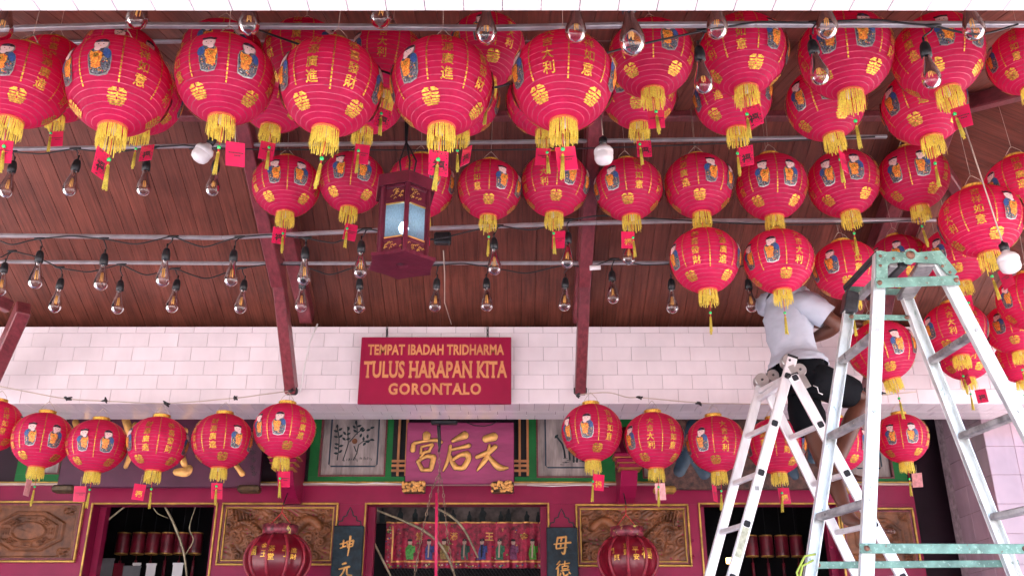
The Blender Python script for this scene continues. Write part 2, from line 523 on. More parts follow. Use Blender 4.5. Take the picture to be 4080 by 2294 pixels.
# ================================================================== TEMPLE FRONT
YF = 7.3
def fx(u, v=1800, Y=YF): return at(u, v, Y).x
def fz(v, Y=YF): return at(2040, v, Y).z
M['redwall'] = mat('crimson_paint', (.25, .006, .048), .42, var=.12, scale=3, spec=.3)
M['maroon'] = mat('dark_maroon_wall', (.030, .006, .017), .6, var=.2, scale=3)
M['green'] = mat('green_paint', (.012, .17, .036), .5, var=.15, scale=4, spec=.3)
M['carved'] = mat('carved_teak', (.21, .075, .029), .45, var=.4, scale=9, rnd=.05, spec=.35)
M['panelw'] = mat('weathered_white_board', (.44, .36, .33), .65, var=.35, scale=5, stretch=(3, 3, .6), bump=.08)
M['navy'] = mat('blue_black_paint', (.018, .045, .075), .5, var=.3, scale=10)
M['leafp'] = mat('painted_leaf', (.012, .030, .035), .6, var=.3)
M['plum'] = mat('plum_board', (.30, .034, .115), .5, var=.15, scale=4, stretch=(1, 1, 4), bump=.08)
M['plumdark'] = mat('dark_plum_board', (.085, .013, .040), .5, var=.2, scale=4, bump=.05)
M['brownboard'] = mat('mottled_brown_board', (.085, .034, .024), .7, var=.5, scale=26, bump=.3, bscale=60)
M['slate'] = mat('blue_black_couplet', (.008, .022, .032), .5, var=.45, scale=16, bump=.2, bscale=30, spec=.3)
M['orangewood'] = mat('orange_lattice', (.55, .22, .08), .5, var=.2)
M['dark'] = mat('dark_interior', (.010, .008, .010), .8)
M['mural'] = mat('dim_mural', (.16, .12, .11), .7, var=.6, scale=7)
M['muralfig'] = mat('mural_figure', (.020, .032, .035), .7, var=.5, scale=12)
M['bronze'] = mat('dark_bronze', (.14, .085, .045), .35, .6, var=.4, scale=20)
M['straw'] = mat('dry_palm', (.42, .36, .22), .7, var=.3, scale=20)
M['cream'] = mat('cream_moulding', (.62, .48, .38), .5, var=.15)

fac = thing('temple_facade', (-.5, YF, .12), 'crimson temple front with doorways, carved panels and green frieze', 'building')
DT = fz(2010)                                     # top of the door openings
Ltop = 4.6
doors = [(fx(372, 2020), fx(860, 2020)), (fx(1462, 2020), fx(2180, 2020)), (fx(2790, 2020), fx(3330, 2020))]
x_left, x_right = fx(-180), fx(3612, 1800)
zb, zt = fz(2008), fz(1934)                       # crimson band between openings and frieze
edges = [x_left] + [x for d in doors for x in d] + [x_right]
for i in range(0, len(edges), 2):
    m = MB(); m.rect(edges[i], edges[i + 1], YF, YF + .12, .121, zb - .001); m.build('wall', M['redwall'], fac)
m = MB(); m.rect(x_left, x_right, YF, YF + .12, zb, zt); m.build('lintel_band', M['redwall'], fac)
m = MB(); m.rect(x_left, x_right, YF + .07, YF + .12, zt + .001, Ltop); m.build('frieze_backing', M['maroon'], fac)
m = MB(); m.rect(x_left, x_right, YF - .030, YF + .068, zt + .001, zt + .016, 0, .004); m.build('moulding', M['cream'], fac)
m = MB(); m.rect(x_left, x_right, YF - .018, YF + .066, zt + .018, zt + .030, 0, .003); m.build('moulding', M['goldtrim'], fac)
for (a, b) in doors:                              # thin gold bead round each doorway
    for (x0, x1, z0, z1) in ((a - .016, a - .002, .125, DT + .016), (b + .002, b + .016, .125, DT + .016), (a - .001, b + .001, DT + .003, DT + .016)):
        m = MB(); m.rect(x0, x1, YF - .012, YF + .01, z0, z1, 0, .003); m.build('door_bead', M['goldtrim'], fac)
    for x0, x1 in ((a, a + .05), (b - .05, b)):
        m = MB(); m.rect(x0, x1, YF + .122, YF + .2, .121, DT + .05); m.build('jamb', M['redwall'], fac)
# dark hall behind
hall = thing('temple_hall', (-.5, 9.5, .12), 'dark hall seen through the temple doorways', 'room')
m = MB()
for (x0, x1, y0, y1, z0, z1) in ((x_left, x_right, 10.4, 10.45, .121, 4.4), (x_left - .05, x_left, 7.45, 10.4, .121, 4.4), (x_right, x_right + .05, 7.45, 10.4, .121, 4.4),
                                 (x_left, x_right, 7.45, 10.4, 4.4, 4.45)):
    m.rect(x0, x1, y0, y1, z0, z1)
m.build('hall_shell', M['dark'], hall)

# side return walls
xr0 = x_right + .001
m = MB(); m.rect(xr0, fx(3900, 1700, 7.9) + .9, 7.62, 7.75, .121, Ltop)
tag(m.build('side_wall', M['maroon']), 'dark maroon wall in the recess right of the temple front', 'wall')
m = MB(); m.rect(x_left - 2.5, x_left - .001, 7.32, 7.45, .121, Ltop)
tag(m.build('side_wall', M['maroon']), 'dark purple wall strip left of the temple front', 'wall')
# pink tiled pier at the right
pier_x = at(3908, 1672, 6.56).x
pier = thing('tiled_pier', (pier_x + .5, 6.8, .12), 'pink tiled pier at the right edge behind the big ladder', 'pier')
m = MB(); m.rect(pier_x + .008, pier_x + 1.1, 6.56 + .008, 7.3, .121, ZL0 + .3); m.build('core', M['grout_pale'], pier)
PT = tile_mesh(.2, .2).copy(); PT.materials[0] = M['tile_pink']
for r_ in range(13):
    for i in range(4):
        link('tile', PT, (pier_x + .1 + i * .2, 6.559, ZL0 + .12 - r_ * .2), pier)
    for i in range(3):
        o = link('tile', PT, (pier_x - .001, 6.66 + i * .2, ZL0 + .12 - r_ * .2), pier); o.rotation_euler.z = -R(90)

# ---- frieze of green framed boards
def framed_board(u0, u1, v0, v1, bu0, bu1, bv1):
    x0, x1 = fx(u0, 1880), fx(u1, 1880); z0 = fz(v1); z1 = 4.3
    px0, px1 = fx(bu0, 1870), fx(bu1, 1870); pz0 = fz(bv1)
    y0 = YF + .005
    m = MB()
    m.rect(x0, x1, y0, YF + .069, z0, pz0); m.rect(x0, px0, y0, YF + .069, pz0 + .0005, z1); m.rect(px1, x1, y0, YF + .069, pz0 + .0005, z1)
    fr = m.build('green_frame', M['green'], fac)
    m = MB(); t = .012
    for (a, b, c, d) in ((px0, px1, pz0, pz0 + t), (px0, px0 + t, pz0 + t, z1), (px1 - t, px1, pz0 + t, z1)):
        m.rect(a, b, YF - .002, YF + .068, c, d)
    m.build('inner_bead', M['timber'], fr)
    m = MB(); n = 2; wdt = (px1 - px0 - 2 * t) / n
    m.rect(px0 + t, px1 - t, YF + .04, YF + .066, pz0 + t, z1)
    bd = m.build('painted_board', M['panelw'], fac)
    m = MB(); iz = pz0 + t + .07; ix0, ix1 = px0 + t + .055, px1 - t - .055; w = .011
    for (a, b, c, d) in ((ix0 + .02, ix1 - .02, iz, iz + w), (ix0, ix0 + w, iz + .02, z1), (ix1 - w, ix1, iz + .02, z1)):
        m.rect(a, b, YF + .037, YF + .0395, c, d)
    m.bar((ix0 + w / 2, YF + .0382, iz + .02), (ix0 + .02, YF + .0382, iz + w / 2), .0024, w, (0, -1, 0)); m.bar((ix1 - w / 2, YF + .0382, iz + .02), (ix1 - .02, YF + .0382, iz + w / 2), .0024, w, (0, -1, 0))
    m.build('blue_border', M['navy'], bd)
    return bd
bdL = framed_board(1228, 1612, 1660, 1930, 1268, 1535, 1897)
bdR = framed_board(2052, 2440, 1660, 1932, 2138, 2388, 1902)
framed_board(62, 236, 1660, 1930, 105, 236, 1888)
framed_board(2440, 2660, 1660, 1935, 2560, 2655, 1905)
framed_board(3330, 3612, 1660, 1953, 3380, 3560, 1905)
def px2(x, y): return 1200 + x / 2.214, 1640 + y / 2.214
leafrng = random.Random(5)
def stem(path, wpx, parent, mp=px2):
    m = MB(); pts = [at(*mp(*p), YF + .036) for p in path]
    m.tube(pts, wpx * .00088, 4); return m.build('painted_stem', M['leafp'], parent)
def leaf(x, y, ang, ln, parent, mp=px2):
    c = at(*mp(x, y), YF + .0362); s = .00088 * ln; m = MB()
    o = []
    for a, r_ in ((0, 1), (35, .62), (70, .50), (110, .48), (150, .5), (180, .75), (210, .5), (250, .48), (290, .5), (325, .62)):
        o.append((r_ * math.cos(R(a)), r_ * math.sin(R(a)) * .9))
    ca, sa = math.cos(ang), math.sin(ang)
    m.prism([(x_ * ca - y_ * sa, x_ * sa + y_ * ca) for x_, y_ in o], lambda a, b, d: c + Vector((a * s, -d, b * s)), .0015)
    m.build('painted_leaf', M['leafp'], parent)
stem([(318, 425), (330, 330), (335, 240), (318, 130)], 4, bdL); stem([(368, 430), (400, 330), (415, 280), (410, 130)], 4, bdL)
stem([(460, 425), (490, 365), (505, 290), (545, 260), (640, 245)], 4, bdL); stem([(485, 350), (465, 300)], 4, bdL); stem([(425, 265), (490, 190), (555, 140)], 4, bdL); stem([(490, 90), (495, 200)], 4, bdL)
for (x, y, a) in ((318, 130, 90), (345, 155, 30), (308, 170, 150), (348, 215, 30), (310, 220, 160), (315, 285, 150), (350, 300, 30), (312, 320, 160), (345, 350, 30), (310, 365, 170), (418, 150, 70), (385, 190, 140),
                  (415, 195, 30), (380, 240, 150), (412, 240, 20), (485, 95, 90), (470, 135, 150), (510, 125, 30), (478, 170, 150), (545, 165, 20), (525, 210, 60), (590, 160, 30), (625, 140, 10), (550, 240, 100), (585, 218, 80),
                  (590, 262, 200), (625, 245, 0), (560, 280, 220), (530, 150, 60)):
    leaf(x, y, R(a + leafrng.uniform(-15, 15)), 25, bdL)
for k in range(15):
    x = 380 + k * 17 + leafrng.uniform(-5, 5); y = 425 + leafrng.uniform(-8, 14)
    stem([(x, y), (x + leafrng.uniform(-4, 4), y - leafrng.uniform(14, 26))], 2.2, bdL)
m = MB(); c = at(*px2(472, 258), YF + .0355)
m.lathe([(.001, 0), (.012, .001), (.022, 0)], 14, (0, 0, 0)); m.v = [c + Vector((p.x, -p.z, p.y)) for p in m.v]
m.build('wood_knot', M['carved'], bdL)
pxr = lambda x, y: (2100 + x / 2.214, 1640 + y / 2.214)
for pth in ([(268, 225), (310, 280), (328, 340), (335, 405)], [(345, 300), (370, 330), (378, 420)], [(410, 330), (412, 445)], [(445, 350), (440, 445)], [(312, 120), (312, 150)]):
    stem(pth, 8, bdR, pxr)
for (x, y, r_) in ((257, 218, 24), (352, 310, 20), (412, 330, 16)):
    leaf(x, y, .8, r_ * 1.2, bdR, pxr)
for k in range(9):
    x = 280 + leafrng.uniform(0, 220); y = 405 + leafrng.uniform(0, 60); stem([(x, y), (x + 40, y + 1)], 2.4, bdR, pxr)
# lattice beside the name board
for (ua, ub) in ((1560, 1622), (2046, 2108)):
    xa, xb = fx(ua, 1880), fx(ub, 1880); xm = (xa + xb) / 2
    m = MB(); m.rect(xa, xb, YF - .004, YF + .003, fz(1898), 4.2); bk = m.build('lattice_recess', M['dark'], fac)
    for xx in (xm - .012, xm + .05):
        m = MB(); m.rect(xx - .009, xx + .009, YF - .022, YF - .005, fz(1896), 4.2); m.build('lattice_bar', M['orangewood'], bk)
    for vv in (1838, 1856, 1876):
        m = MB(); m.rect(xa, xb, YF - .0245, YF - .0225, fz(vv + 5), fz(vv - 5)); m.build('lattice_bar', M['orangewood'], bk)

# ---- brush lettering
def brush(mb, pts, fr, h=.012, n=10, mi=0):
    """raised tapered stroke through (x, y, half width)"""
    P = [Vector(p) for p in pts]; S = []
    if len(P) == 2: P = [P[0], (P[0] + P[1]) / 2, P[1]]
    for i in range(len(P) - 1):
        p0, p1, p2, p3 = P[max(i - 1, 0)], P[i], P[i + 1], P[min(i + 2, len(P) - 1)]
        for k in range(n // 2 if len(P) > 2 else n):
            t = k / (n // 2 if len(P) > 2 else n)
            S.append(.5 * ((2 * p1) + (p2 - p0) * t + (2 * p0 - 5 * p1 + 4 * p2 - p3) * t * t + (3 * p1 - p0 - 3 * p2 + p3) * t ** 3))
    S.append(P[-1])
    d0 = (S[1] - S[0]); d1 = (S[-1] - S[-2])
    d0.z = d1.z = 0; d0.normalize(); d1.normalize()
    ends0 = [S[0] - d0 * S[0].z * f for f in (.75, .45)]; ends1 = [S[-1] + d1 * S[-1].z * f for f in (.45, .75)]
    w0, w1 = S[0].z, S[-1].z
    S = [Vector((ends0[0].x, ends0[0].y, w0 * .30)), Vector((ends0[1].x, ends0[1].y, w0 * .78))] + S + [Vector((ends1[0].x, ends1[0].y, w1 * .78)), Vector((ends1[1].x, ends1[1].y, w1 * .30))]
    b0 = len(mb.v)
    for i, s in enumerate(S):
        d = S[min(i + 1, len(S) - 1)] - S[max(i - 1, 0)]; d.z = 0
        if d.length < 1e-9: d = Vector((1, 0, 0))
        d.normalize(); nx, ny = -d.y, d.x
        hh = h * min(1, .35 + .65 * (min(i, len(S) - 1 - i) / 2))
        for k, (a, b) in enumerate(((-1, 0), (-.72, .72), (0, 1), (.72, .72), (1, 0))):
            mb.v.append(fr(s.x + nx * s.z * a, s.y + ny * s.z * a, hh * b))
    for i in range(len(S) - 1):
        for k in range(4):
            a = b0 + i * 5 + k
            mb.face((a, a + 1, a + 6, a + 5), mi, True)

YB = 7.02
def board_frame(mp, Y):
    def fr(x, y, d):
        p = at(*mp(x, y), Y); p.y -= d; return p
    return fr
pl = thing('name_plaque', at(1835, 1925, YB), 'plum red name board with three large gold brush characters over the middle door', 'sign')
x0, x1 = at(1614, 1900, YB).x, at(2048, 1900, YB).x; z0, z1 = fz(1926, YB), fz(1681, YB)
m = MB(); m.rect(x0, x1, YB, YB + .04, z0, z1, 0, .006); m.build('board', M['plum'], pl)
fr = board_frame(px2, YB)
chars = [
    [[(1108, 200, 30), (1104, 240, 26)], [(992, 285, 16), (984, 340, 20)], [(1000, 276, 13), (1100, 258, 11), (1195, 250, 14), (1238, 268, 13)], [(1062, 305, 9), (1056, 365, 11)],
     [(1062, 308, 9), (1110, 297, 8), (1158, 287, 13)], [(1158, 290, 13), (1130, 342, 10)], [(1052, 366, 10), (1135, 346, 11)], [(1100, 345, 8), (1050, 405, 9)],
     [(1030, 435, 15), (1068, 512, 16)], [(1035, 430, 12), (1110, 392, 14), (1172, 398, 20)], [(1170, 400, 20), (1148, 498, 18)], [(1066, 514, 13), (1145, 508, 16)]],
    [[(1335, 258, 12), (1395, 228, 22), (1448, 205, 30)], [(1318, 298, 12), (1302, 395, 13), (1278, 470, 12), (1252, 522, 6)], [(1325, 335, 11), (1400, 317, 12), (1484, 296, 17)],
     [(1318, 392, 11), (1330, 440, 17), (1365, 492, 22)], [(1335, 425, 13), (1400, 382, 15), (1465, 372, 24)], [(1468, 375, 24), (1475, 420, 20), (1432, 492, 20)], [(1360, 488, 17), (1400, 496, 18), (1432, 492, 18)]],
    [[(1622, 240, 26), (1705, 218, 32)], [(1548, 400, 15), (1610, 372, 18), (1660, 352, 20), (1715, 304, 17)], [(1662, 290, 9), (1645, 385, 18), (1600, 455, 17), (1552, 518, 7)],
     [(1640, 372, 12), (1692, 440, 19), (1748, 490, 24), (1822, 494, 9)]]]
for c in chars:
    m = MB()
    for s in c: brush(m, [(x, y, w * 1.22) for x, y, w in s], fr, .016)
    ch_ = m.build('gold_character', M['goldp'], pl)
    m = MB()
    for s in c: brush(m, [(x, y, w * 1.22 + 4.0) for x, y, w in s], fr, .004)
    m.build('character_edge', M['ink'], ch_)
for uu in (1650, 2003):                            # carved gilt supports under the board
    c = at(uu, 1942, YB - .02); m = MB(); r2 = random.Random(uu)
    m.box(c, (.165, .11, .075), 0, None, .01)
    for k in range(46):
        p = c + Vector((r2.uniform(-.08, .08), -.055 + r2.uniform(-.006, .004), r2.uniform(-.036, .036))); rr = r2.uniform(.007, .016)
        m.lathe([(.001, -rr), (rr * .8, -rr * .6), (rr, 0), (rr * .8, rr * .6), (.001, rr)], 7, p, 1)
    o = m.build('carved_support', [M['bronze'], M['goldp']], pl)

# boards left and right, mostly behind the lanterns
lp = thing('name_plaque', at(630, 1945, YB), 'dark plum board with gold characters behind the left row of lanterns', 'sign')
m = MB(); m.rect(at(232, 1900, YB).x, at(1036, 1900, YB).x, YB, YB + .04, fz(1940, YB), fz(1560, YB), 0, .006); m.build('board', M['plumdark'], lp)
idm = lambda x, y: (x, y); fr = board_frame(idm, YB)
for c in ([[(300, 1680, 14), (330, 1760, 16), (310, 1850, 10)], [(280, 1760, 12), (360, 1745, 14)]],
          [[(500, 1670, 16), (525, 1730, 18), (540, 1690, 12)], [(500, 1860, 9), (525, 1800, 12)], [(560, 1850, 9), (530, 1790, 12)], [(470, 1770, 12), (590, 1750, 14)]],
          [[(700, 1880, 14), (740, 1878, 20), (756, 1862, 14)], [(640, 1700, 16), (700, 1760, 18), (735, 1850, 13)], [(590, 1870, 12), (640, 1800, 13)], [(620, 1740, 10), (740, 1715, 13)]],
          [[(938, 1850, 10), (966, 1888, 12)], [(900, 1720, 14), (960, 1700, 15)], [(930, 1690, 12), (915, 1800, 12)]]):
    m = MB()
    for s in c: brush(m, s, fr, .014)
    m.build('gold_character', M['goldp'], lp)
m = MB()
for k, (uu, vv) in enumerate(((1008, 1800), (1010, 1830), (1006, 1862), (1012, 1885))):
    brush(m, [(uu - 10, vv - 6, 2), (uu + 8, vv + 6, 2)], fr, .002); brush(m, [(uu - 8, vv + 8, 2), (uu + 10, vv - 4, 2)], fr, .002); brush(m, [(uu, vv - 10, 2), (uu, vv + 10, 2)], fr, .002)
m.build('small_inscription', M['ink'], lp)
for uu in (258, 994):
    m = MB(); m.box(at(uu, 1948, YB - .03), (.16, .1, .05), 0, None, .012); m.build('board_foot', M['bronze'], lp)
rp_ = thing('name_plaque', at(3000, 1950, YB), 'mottled brown board with blue black characters behind the right row of lanterns', 'sign')
m = MB(); m.rect(at(2632, 1900, YB).x, at(3385, 1900, YB).x, YB, YB + .04, fz(1948, YB), fz(1560, YB), 0, .006); m.build('board', M['brownboard'], rp_)
for c in ([[(2760, 1690, 26), (2745, 1780, 30), (2705, 1880, 24)], [(2745, 1790, 24), (2810, 1890, 24)], [(2690, 1760, 20), (2830, 1730, 22)]],
          [[(3000, 1690, 26), (2960, 1800, 26)], [(2940, 1750, 20), (3060, 1740, 22)], [(3150, 1860, 24), (3170, 1898, 16)]],
          [[(3250, 1700, 24), (3240, 1830, 22)], [(3180, 1760, 20), (3320, 1740, 20)]]):
    m = MB()
    for s in c: brush(m, s, fr, .014)
    m.build('blue_character', M['navy'], rp_)
for uu in (2648, 3350):
    m = MB(); m.box(at(uu, 1951, YB - .03), (.16, .1, .045), 0, None, .012); m.build('board_foot', M['goldtrim'], rp_)

# ---- carved corbels in front of the wall between the boards
for (uu, vv) in ((1150, 1850), (2500, 1850)):
    c = at(uu, vv, 7.0); xx = c.x; m = MB()
    prof = [(YF - .001, fz(1700)), (6.86, fz(1800, 6.86)), (6.84, fz(1850, 6.84)), (6.90, fz(1880, 6.9)), (6.98, fz(1935, 6.98)), (7.12, fz(1985, 7.12)), (7.20, fz(2005, 7.2)), (YF - .001, fz(2010))]
    m.prism([(p[0], p[1]) for p in prof], lambda a, b, d: Vector((xx - .06 + d, a, b)), .12)
    cb = m.build('corbel', M['redwall'], fac)
    for dv, wd in ((0, .24), (22, .20), (42, .17)):
        m = MB(); m.box((xx, 6.88, fz(1812 + dv, 6.84)), (wd, .16, .032), 0, None, .012); m.build('capital_band', M['redwall'], cb)
        m = MB(); m.box((xx, 6.88, fz(1812 + dv, 6.84) - .021), (wd * .97, .15, .006), 0, None, .002); m.build('gold_line', M['goldtrim'], cb)

# ---- carved panels
def relief(name, x0, x1, z0, z1, fn, nx, nz, parent, mt, y):
    m = MB()
    for j in range(nz + 1):
        for i in range(nx + 1):
            a, b = i / nx, j / nz
            m.v.append(Vector((lerp(x0, x1, a), y - 1.7 * fn(a, b), lerp(z0, z1, b))))
    for j in range(nz):
        for i in range(nx):
            k = j * (nx + 1) + i
            m.face((k, k + 1, k + nx + 2, k + nx + 1), 0, True)
    return m.build(name, mt, parent)
def panel_frame(x0, x1, z0, z1, parent, w=.035):
    for (dw, dy, mt_) in ((0, .030, 'goldtrim'), (w * .55, .022, 'timber'), (w * .85, .016, 'goldtrim')):
        m = MB(); t = w * .45
        a, b, c, d = x0 + dw, x1 - dw, z0 + dw, z1 - dw
        for (e0, e1, g0, g1) in ((a, b, c, c + t), (a, b, d - t, d), (a, a + t, c + t, d - t), (b - t, b, c + t, d - t)):
            m.rect(e0, e1, YF - dy, YF - .002, g0, g1, 0, .004)
        m.build('frame', M[mt_], parent)
def dragon(seed, flip, asp):
    r3 = random.Random(seed)
    cl = [(r3.uniform(.02, .98) * asp, r3.uniform(.04, .96), r3.uniform(.05, .11), r3.uniform(0, 6)) for _ in range(int(34 * asp))]
    def body(t):                                  # serpent body along the panel
        return (.12 + .78 * t) * asp, .5 + .27 * math.sin(t * 8.2 + .5) * (1 - .3 * t)
    bp = [(body(k / 60), k / 60) for k in range(61)]
    def fn(a, b):
        if flip: a = 1 - a
        x, y = a * asp, b
        e = min(a * asp, (1 - a) * asp, b, 1 - b)
        if e < .03: return 0
        h = .003 * math.sin(x * 31 + 3 * math.sin(y * 17)) * math.sin(y * 37 + 2 * math.sin(x * 13))
        for (cx, cy, cr, ph) in cl:
            d = math.hypot(x - cx, y - cy)
            if d < cr:
                an = math.atan2(y - cy, x - cx)
                h = max(h, .004 + .013 * (1 - d / cr) ** .5 * (.55 + .45 * math.cos(d / cr * 9 + an + ph)))
        best, tt = 9, 0
        for ((bx, by), t) in bp:
            d = (x - bx) ** 2 + (y - by) ** 2
            if d < best: best, tt = d, t
        best = math.sqrt(best); rad = .085 * (1.15 - .8 * abs(tt - .35))
        if best < rad:
            h = .012 + .020 * math.sqrt(1 - (best / rad) ** 2) + .003 * math.sin(tt * 190) * math.sin(best / rad * 7)
        for k in range(6):                        # flame mane near the head
            fx_, fy_ = (.74 + .035 * k) * asp, .62 + .03 * k
            if abs((x - fx_) - .25 * (y - fy_)) < .012 and -.02 < y - fy_ < .22: h = max(h, .02)
        return h
    return fn
def bagua(a, b):
    x, y = (a - .5) * 2.05, (b - .5) * 2
    d = max(abs(x), abs(y), (abs(x) + abs(y)) * .7071)
    r_ = math.hypot(x, y); h = 0
    if .70 < d < .76 or .57 < d < .60: h = .010
    if .33 < r_ < .38: h = .012
    if r_ < .33: h = .007 * (1 if (x * .9 + .18 * math.sin(y * 9)) > 0 else .2)
    an = math.atan2(y, x); k = round(an / (math.pi / 4)) * math.pi / 4
    rx, ry = x * math.cos(k) + y * math.sin(k), -x * math.sin(k) + y * math.cos(k)
    for j in range(3):
        if abs(rx - (.43 + .055 * j)) < .016 and abs(ry) < .13 and not ((int(k * 4) + j) % 2 and abs(ry) < .03): h = .011
    if abs(x) > .68 and abs(y) > .62:
        h = max(h, .012 * (.5 + .5 * math.sin(x * 34) * math.sin(y * 29 + x * 11)))
    if abs(x) > .96 or abs(y) > .94: h = .008
    return h
specs = [(-75, 338, 1996, 2240, 'bagua'), (886, 1350, 2003, 2252, 'd1'), (2292, 2742, 2008, 2257, 'd2'), (3340, 3668, 2023, 2262, 'bagua')]
for (ua, ub, va, vb, kd) in specs:
    X0, X1, Z0, Z1 = fx(ua, 2030), fx(ub, 2030), fz(vb), fz(va)
    if kd == 'bagua': X1 = min(X1, x_right - .03)
    fn = bagua if kd == 'bagua' else dragon(11 if kd == 'd1' else 23, kd == 'd1', (X1 - X0) / (Z1 - Z0))
    w = .032
    pn = relief('carved_panel', X0 + w, X1 - w, Z0 + w, Z1 - w, fn, 150 if kd != 'bagua' else 110, 84, fac, M['carved'], YF - .004)
    panel_frame(X0, X1, Z0, Z1, pn, w)
for (uu, vv) in ((2757, 2150), (2762, 2218), (868, 2200), (312, 2205), (3312, 2180)):
    m = MB(); m.lathe([(.016, 0), (.013, .006), (.004, .010), (.0005, .011)], 10); c = at(uu, vv, YF - .001)
    m.v = [c + Vector((p.x, -p.z, p.y)) for p in m.v]; m.build('boss', M['redwall'], fac)

# ---- couplet boards either side of the middle door
def couplet(u0, u1, vt, glyphs, lab, mp):
    Y = 7.16; xa, xb = at(u0, vt + 60, Y).x, at(u1, vt + 60, Y).x; zt_ = fz(vt, Y); zc = zt_ - 1.55
    t = thing('couplet_board', ((xa + xb) / 2, Y, zc), lab, 'sign')
    m = MB(); m.rect(xa, xb, Y, Y + .045, zc, zt_, 0, .006); m.build('board', M['slate'], t)
    xm, hw = (xa + xb) / 2, (xb - xa) / 2 * .8
    pts = [(-1, 0), (-.92, .25), (-.62, .30), (-.55, .55), (-.28, .62), (-.2, .85), (0, 1.15), (.2, .85), (.28, .62), (.55, .55), (.62, .30), (.92, .25), (1, 0)]
    m = MB(); m.tube([Vector((xm + a * hw, Y + .02, zt_ + .004 + b * .115)) for a, b in pts], .006, 6); m.build('crest', M['black'], t)
    f2 = board_frame(mp, Y)
    for g in glyphs:
        m = MB()
        for s in g: brush(m, [(x, y, w * 1.5) for x, y, w in s], f2, .010)
        m.build('gold_character', M['goldp'], t)
kun = [[(345, 1165, 5), (400, 1150, 5)], [(375, 1130, 5), (368, 1190, 5)], [(345, 1200, 4), (395, 1180, 5)], [(405, 1140, 5), (412, 1195, 5)], [(408, 1142, 5), (462, 1132, 6)], [(462, 1135, 6), (452, 1180, 5)], [(412, 1168, 4), (456, 1158, 4)], [(414, 1192, 4), (452, 1182, 4)], [(434, 1095, 7), (425, 1180, 6), (410, 1265, 4)]]
yuan = [[(365, 1340, 6), (395, 1330, 7)], [(335, 1385, 5), (425, 1362, 7)], [(385, 1375, 6), (365, 1420, 5), (335, 1455, 4)], [(405, 1372, 5), (405, 1430, 6), (445, 1440, 5)]]
couplet(1326, 1446, 2092, [kun, yuan], 'tall blue black couplet board with gold characters left of the middle door', px2)
mu_ = [[(272, 1105, 6), (258, 1180, 5), (262, 1205, 6)], [(275, 1108, 6), (345, 1100, 7)], [(345, 1102, 6), (330, 1245, 7), (305, 1235, 4)], [(238, 1165, 4), (385, 1150, 6)], [(262, 1205, 5), (350, 1192, 5)], [(305, 1120, 6), (298, 1140, 5)], [(300, 1165, 6), (296, 1185, 5)]]
de_ = [[(290, 1315, 5), (262, 1345, 4)], [(292, 1340, 5), (255, 1385, 4)], [(275, 1375, 5), (272, 1445, 6)], [(300, 1345, 4), (375, 1330, 5)], [(335, 1315, 5), (330, 1355, 5)], [(310, 1360, 4), (312, 1385, 4)], [(310, 1362, 4), (362, 1355, 5), (358, 1378, 4)], [(312, 1384, 4), (358, 1378, 4)], [(300, 1400, 4), (370, 1390, 5)], [(298, 1420, 5), (292, 1440, 5)], [(318, 1412, 5), (330, 1442, 6), (360, 1430, 5)], [(370, 1410, 5), (382, 1425, 5)]]
couplet(2178, 2302, 2098, [mu_, de_], 'tall blue black couplet board with gold characters right of the middle door', lambda x, y: (2100 + x / 2.214, 1640 + y / 2.214))

# ================================================================== LETTERING
_tc = {}
def text_tris(body, bold=0.0, space=1.0):
    k = (body, bold)
    if k in _tc: return _tc[k]
    c = bpy.data.curves.new('lettering', 'FONT'); c.body = body; c.resolution_u = 3; c.offset = bold; c.space_character = space
    c.align_x = 'CENTER'; c.align_y = 'CENTER'
    o = bpy.data.objects.new('lettering', c); COL.objects.link(o)
    dg = bpy.context.evaluated_depsgraph_get(); dg.update()
    me = o.evaluated_get(dg).to_mesh()
    V = [tuple(p.co) for p in me.vertices]; Fc = [tuple(p.vertices) for p in me.polygons]
    if V:
        xs = [p[0] for p in V]; ys = [p[1] for p in V]
        cx, cy = (min(xs) + max(xs)) / 2, (min(ys) + max(ys)) / 2
        V = [(p[0] - cx, p[1] - cy) for p in V]
        wd, ht = max(xs) - min(xs), max(ys) - min(ys)
    else: wd = ht = 1
    bpy.data.objects.remove(o); bpy.data.curves.remove(c)
    _tc[k] = (V, Fc, wd, ht)
    return _tc[k]
def put_text(mb, body, fr, cx, cy, w=None, h=None, bold=0.0, mi=0, thick=0.0):
    """flat lettering centred at (cx, cy) of the frame, scaled to width w and height h"""
    V, Fc, wd, ht = text_tris(body, bold)
    sx = (w / wd) if w else (h / ht); sy = (h / ht) if h else sx
    b0 = len(mb.v)
    mb.v += [fr(cx + x * sx, cy + y * sy, thick) for x, y in V]
    for f in Fc: mb.face([b0 + i for i in f], mi)

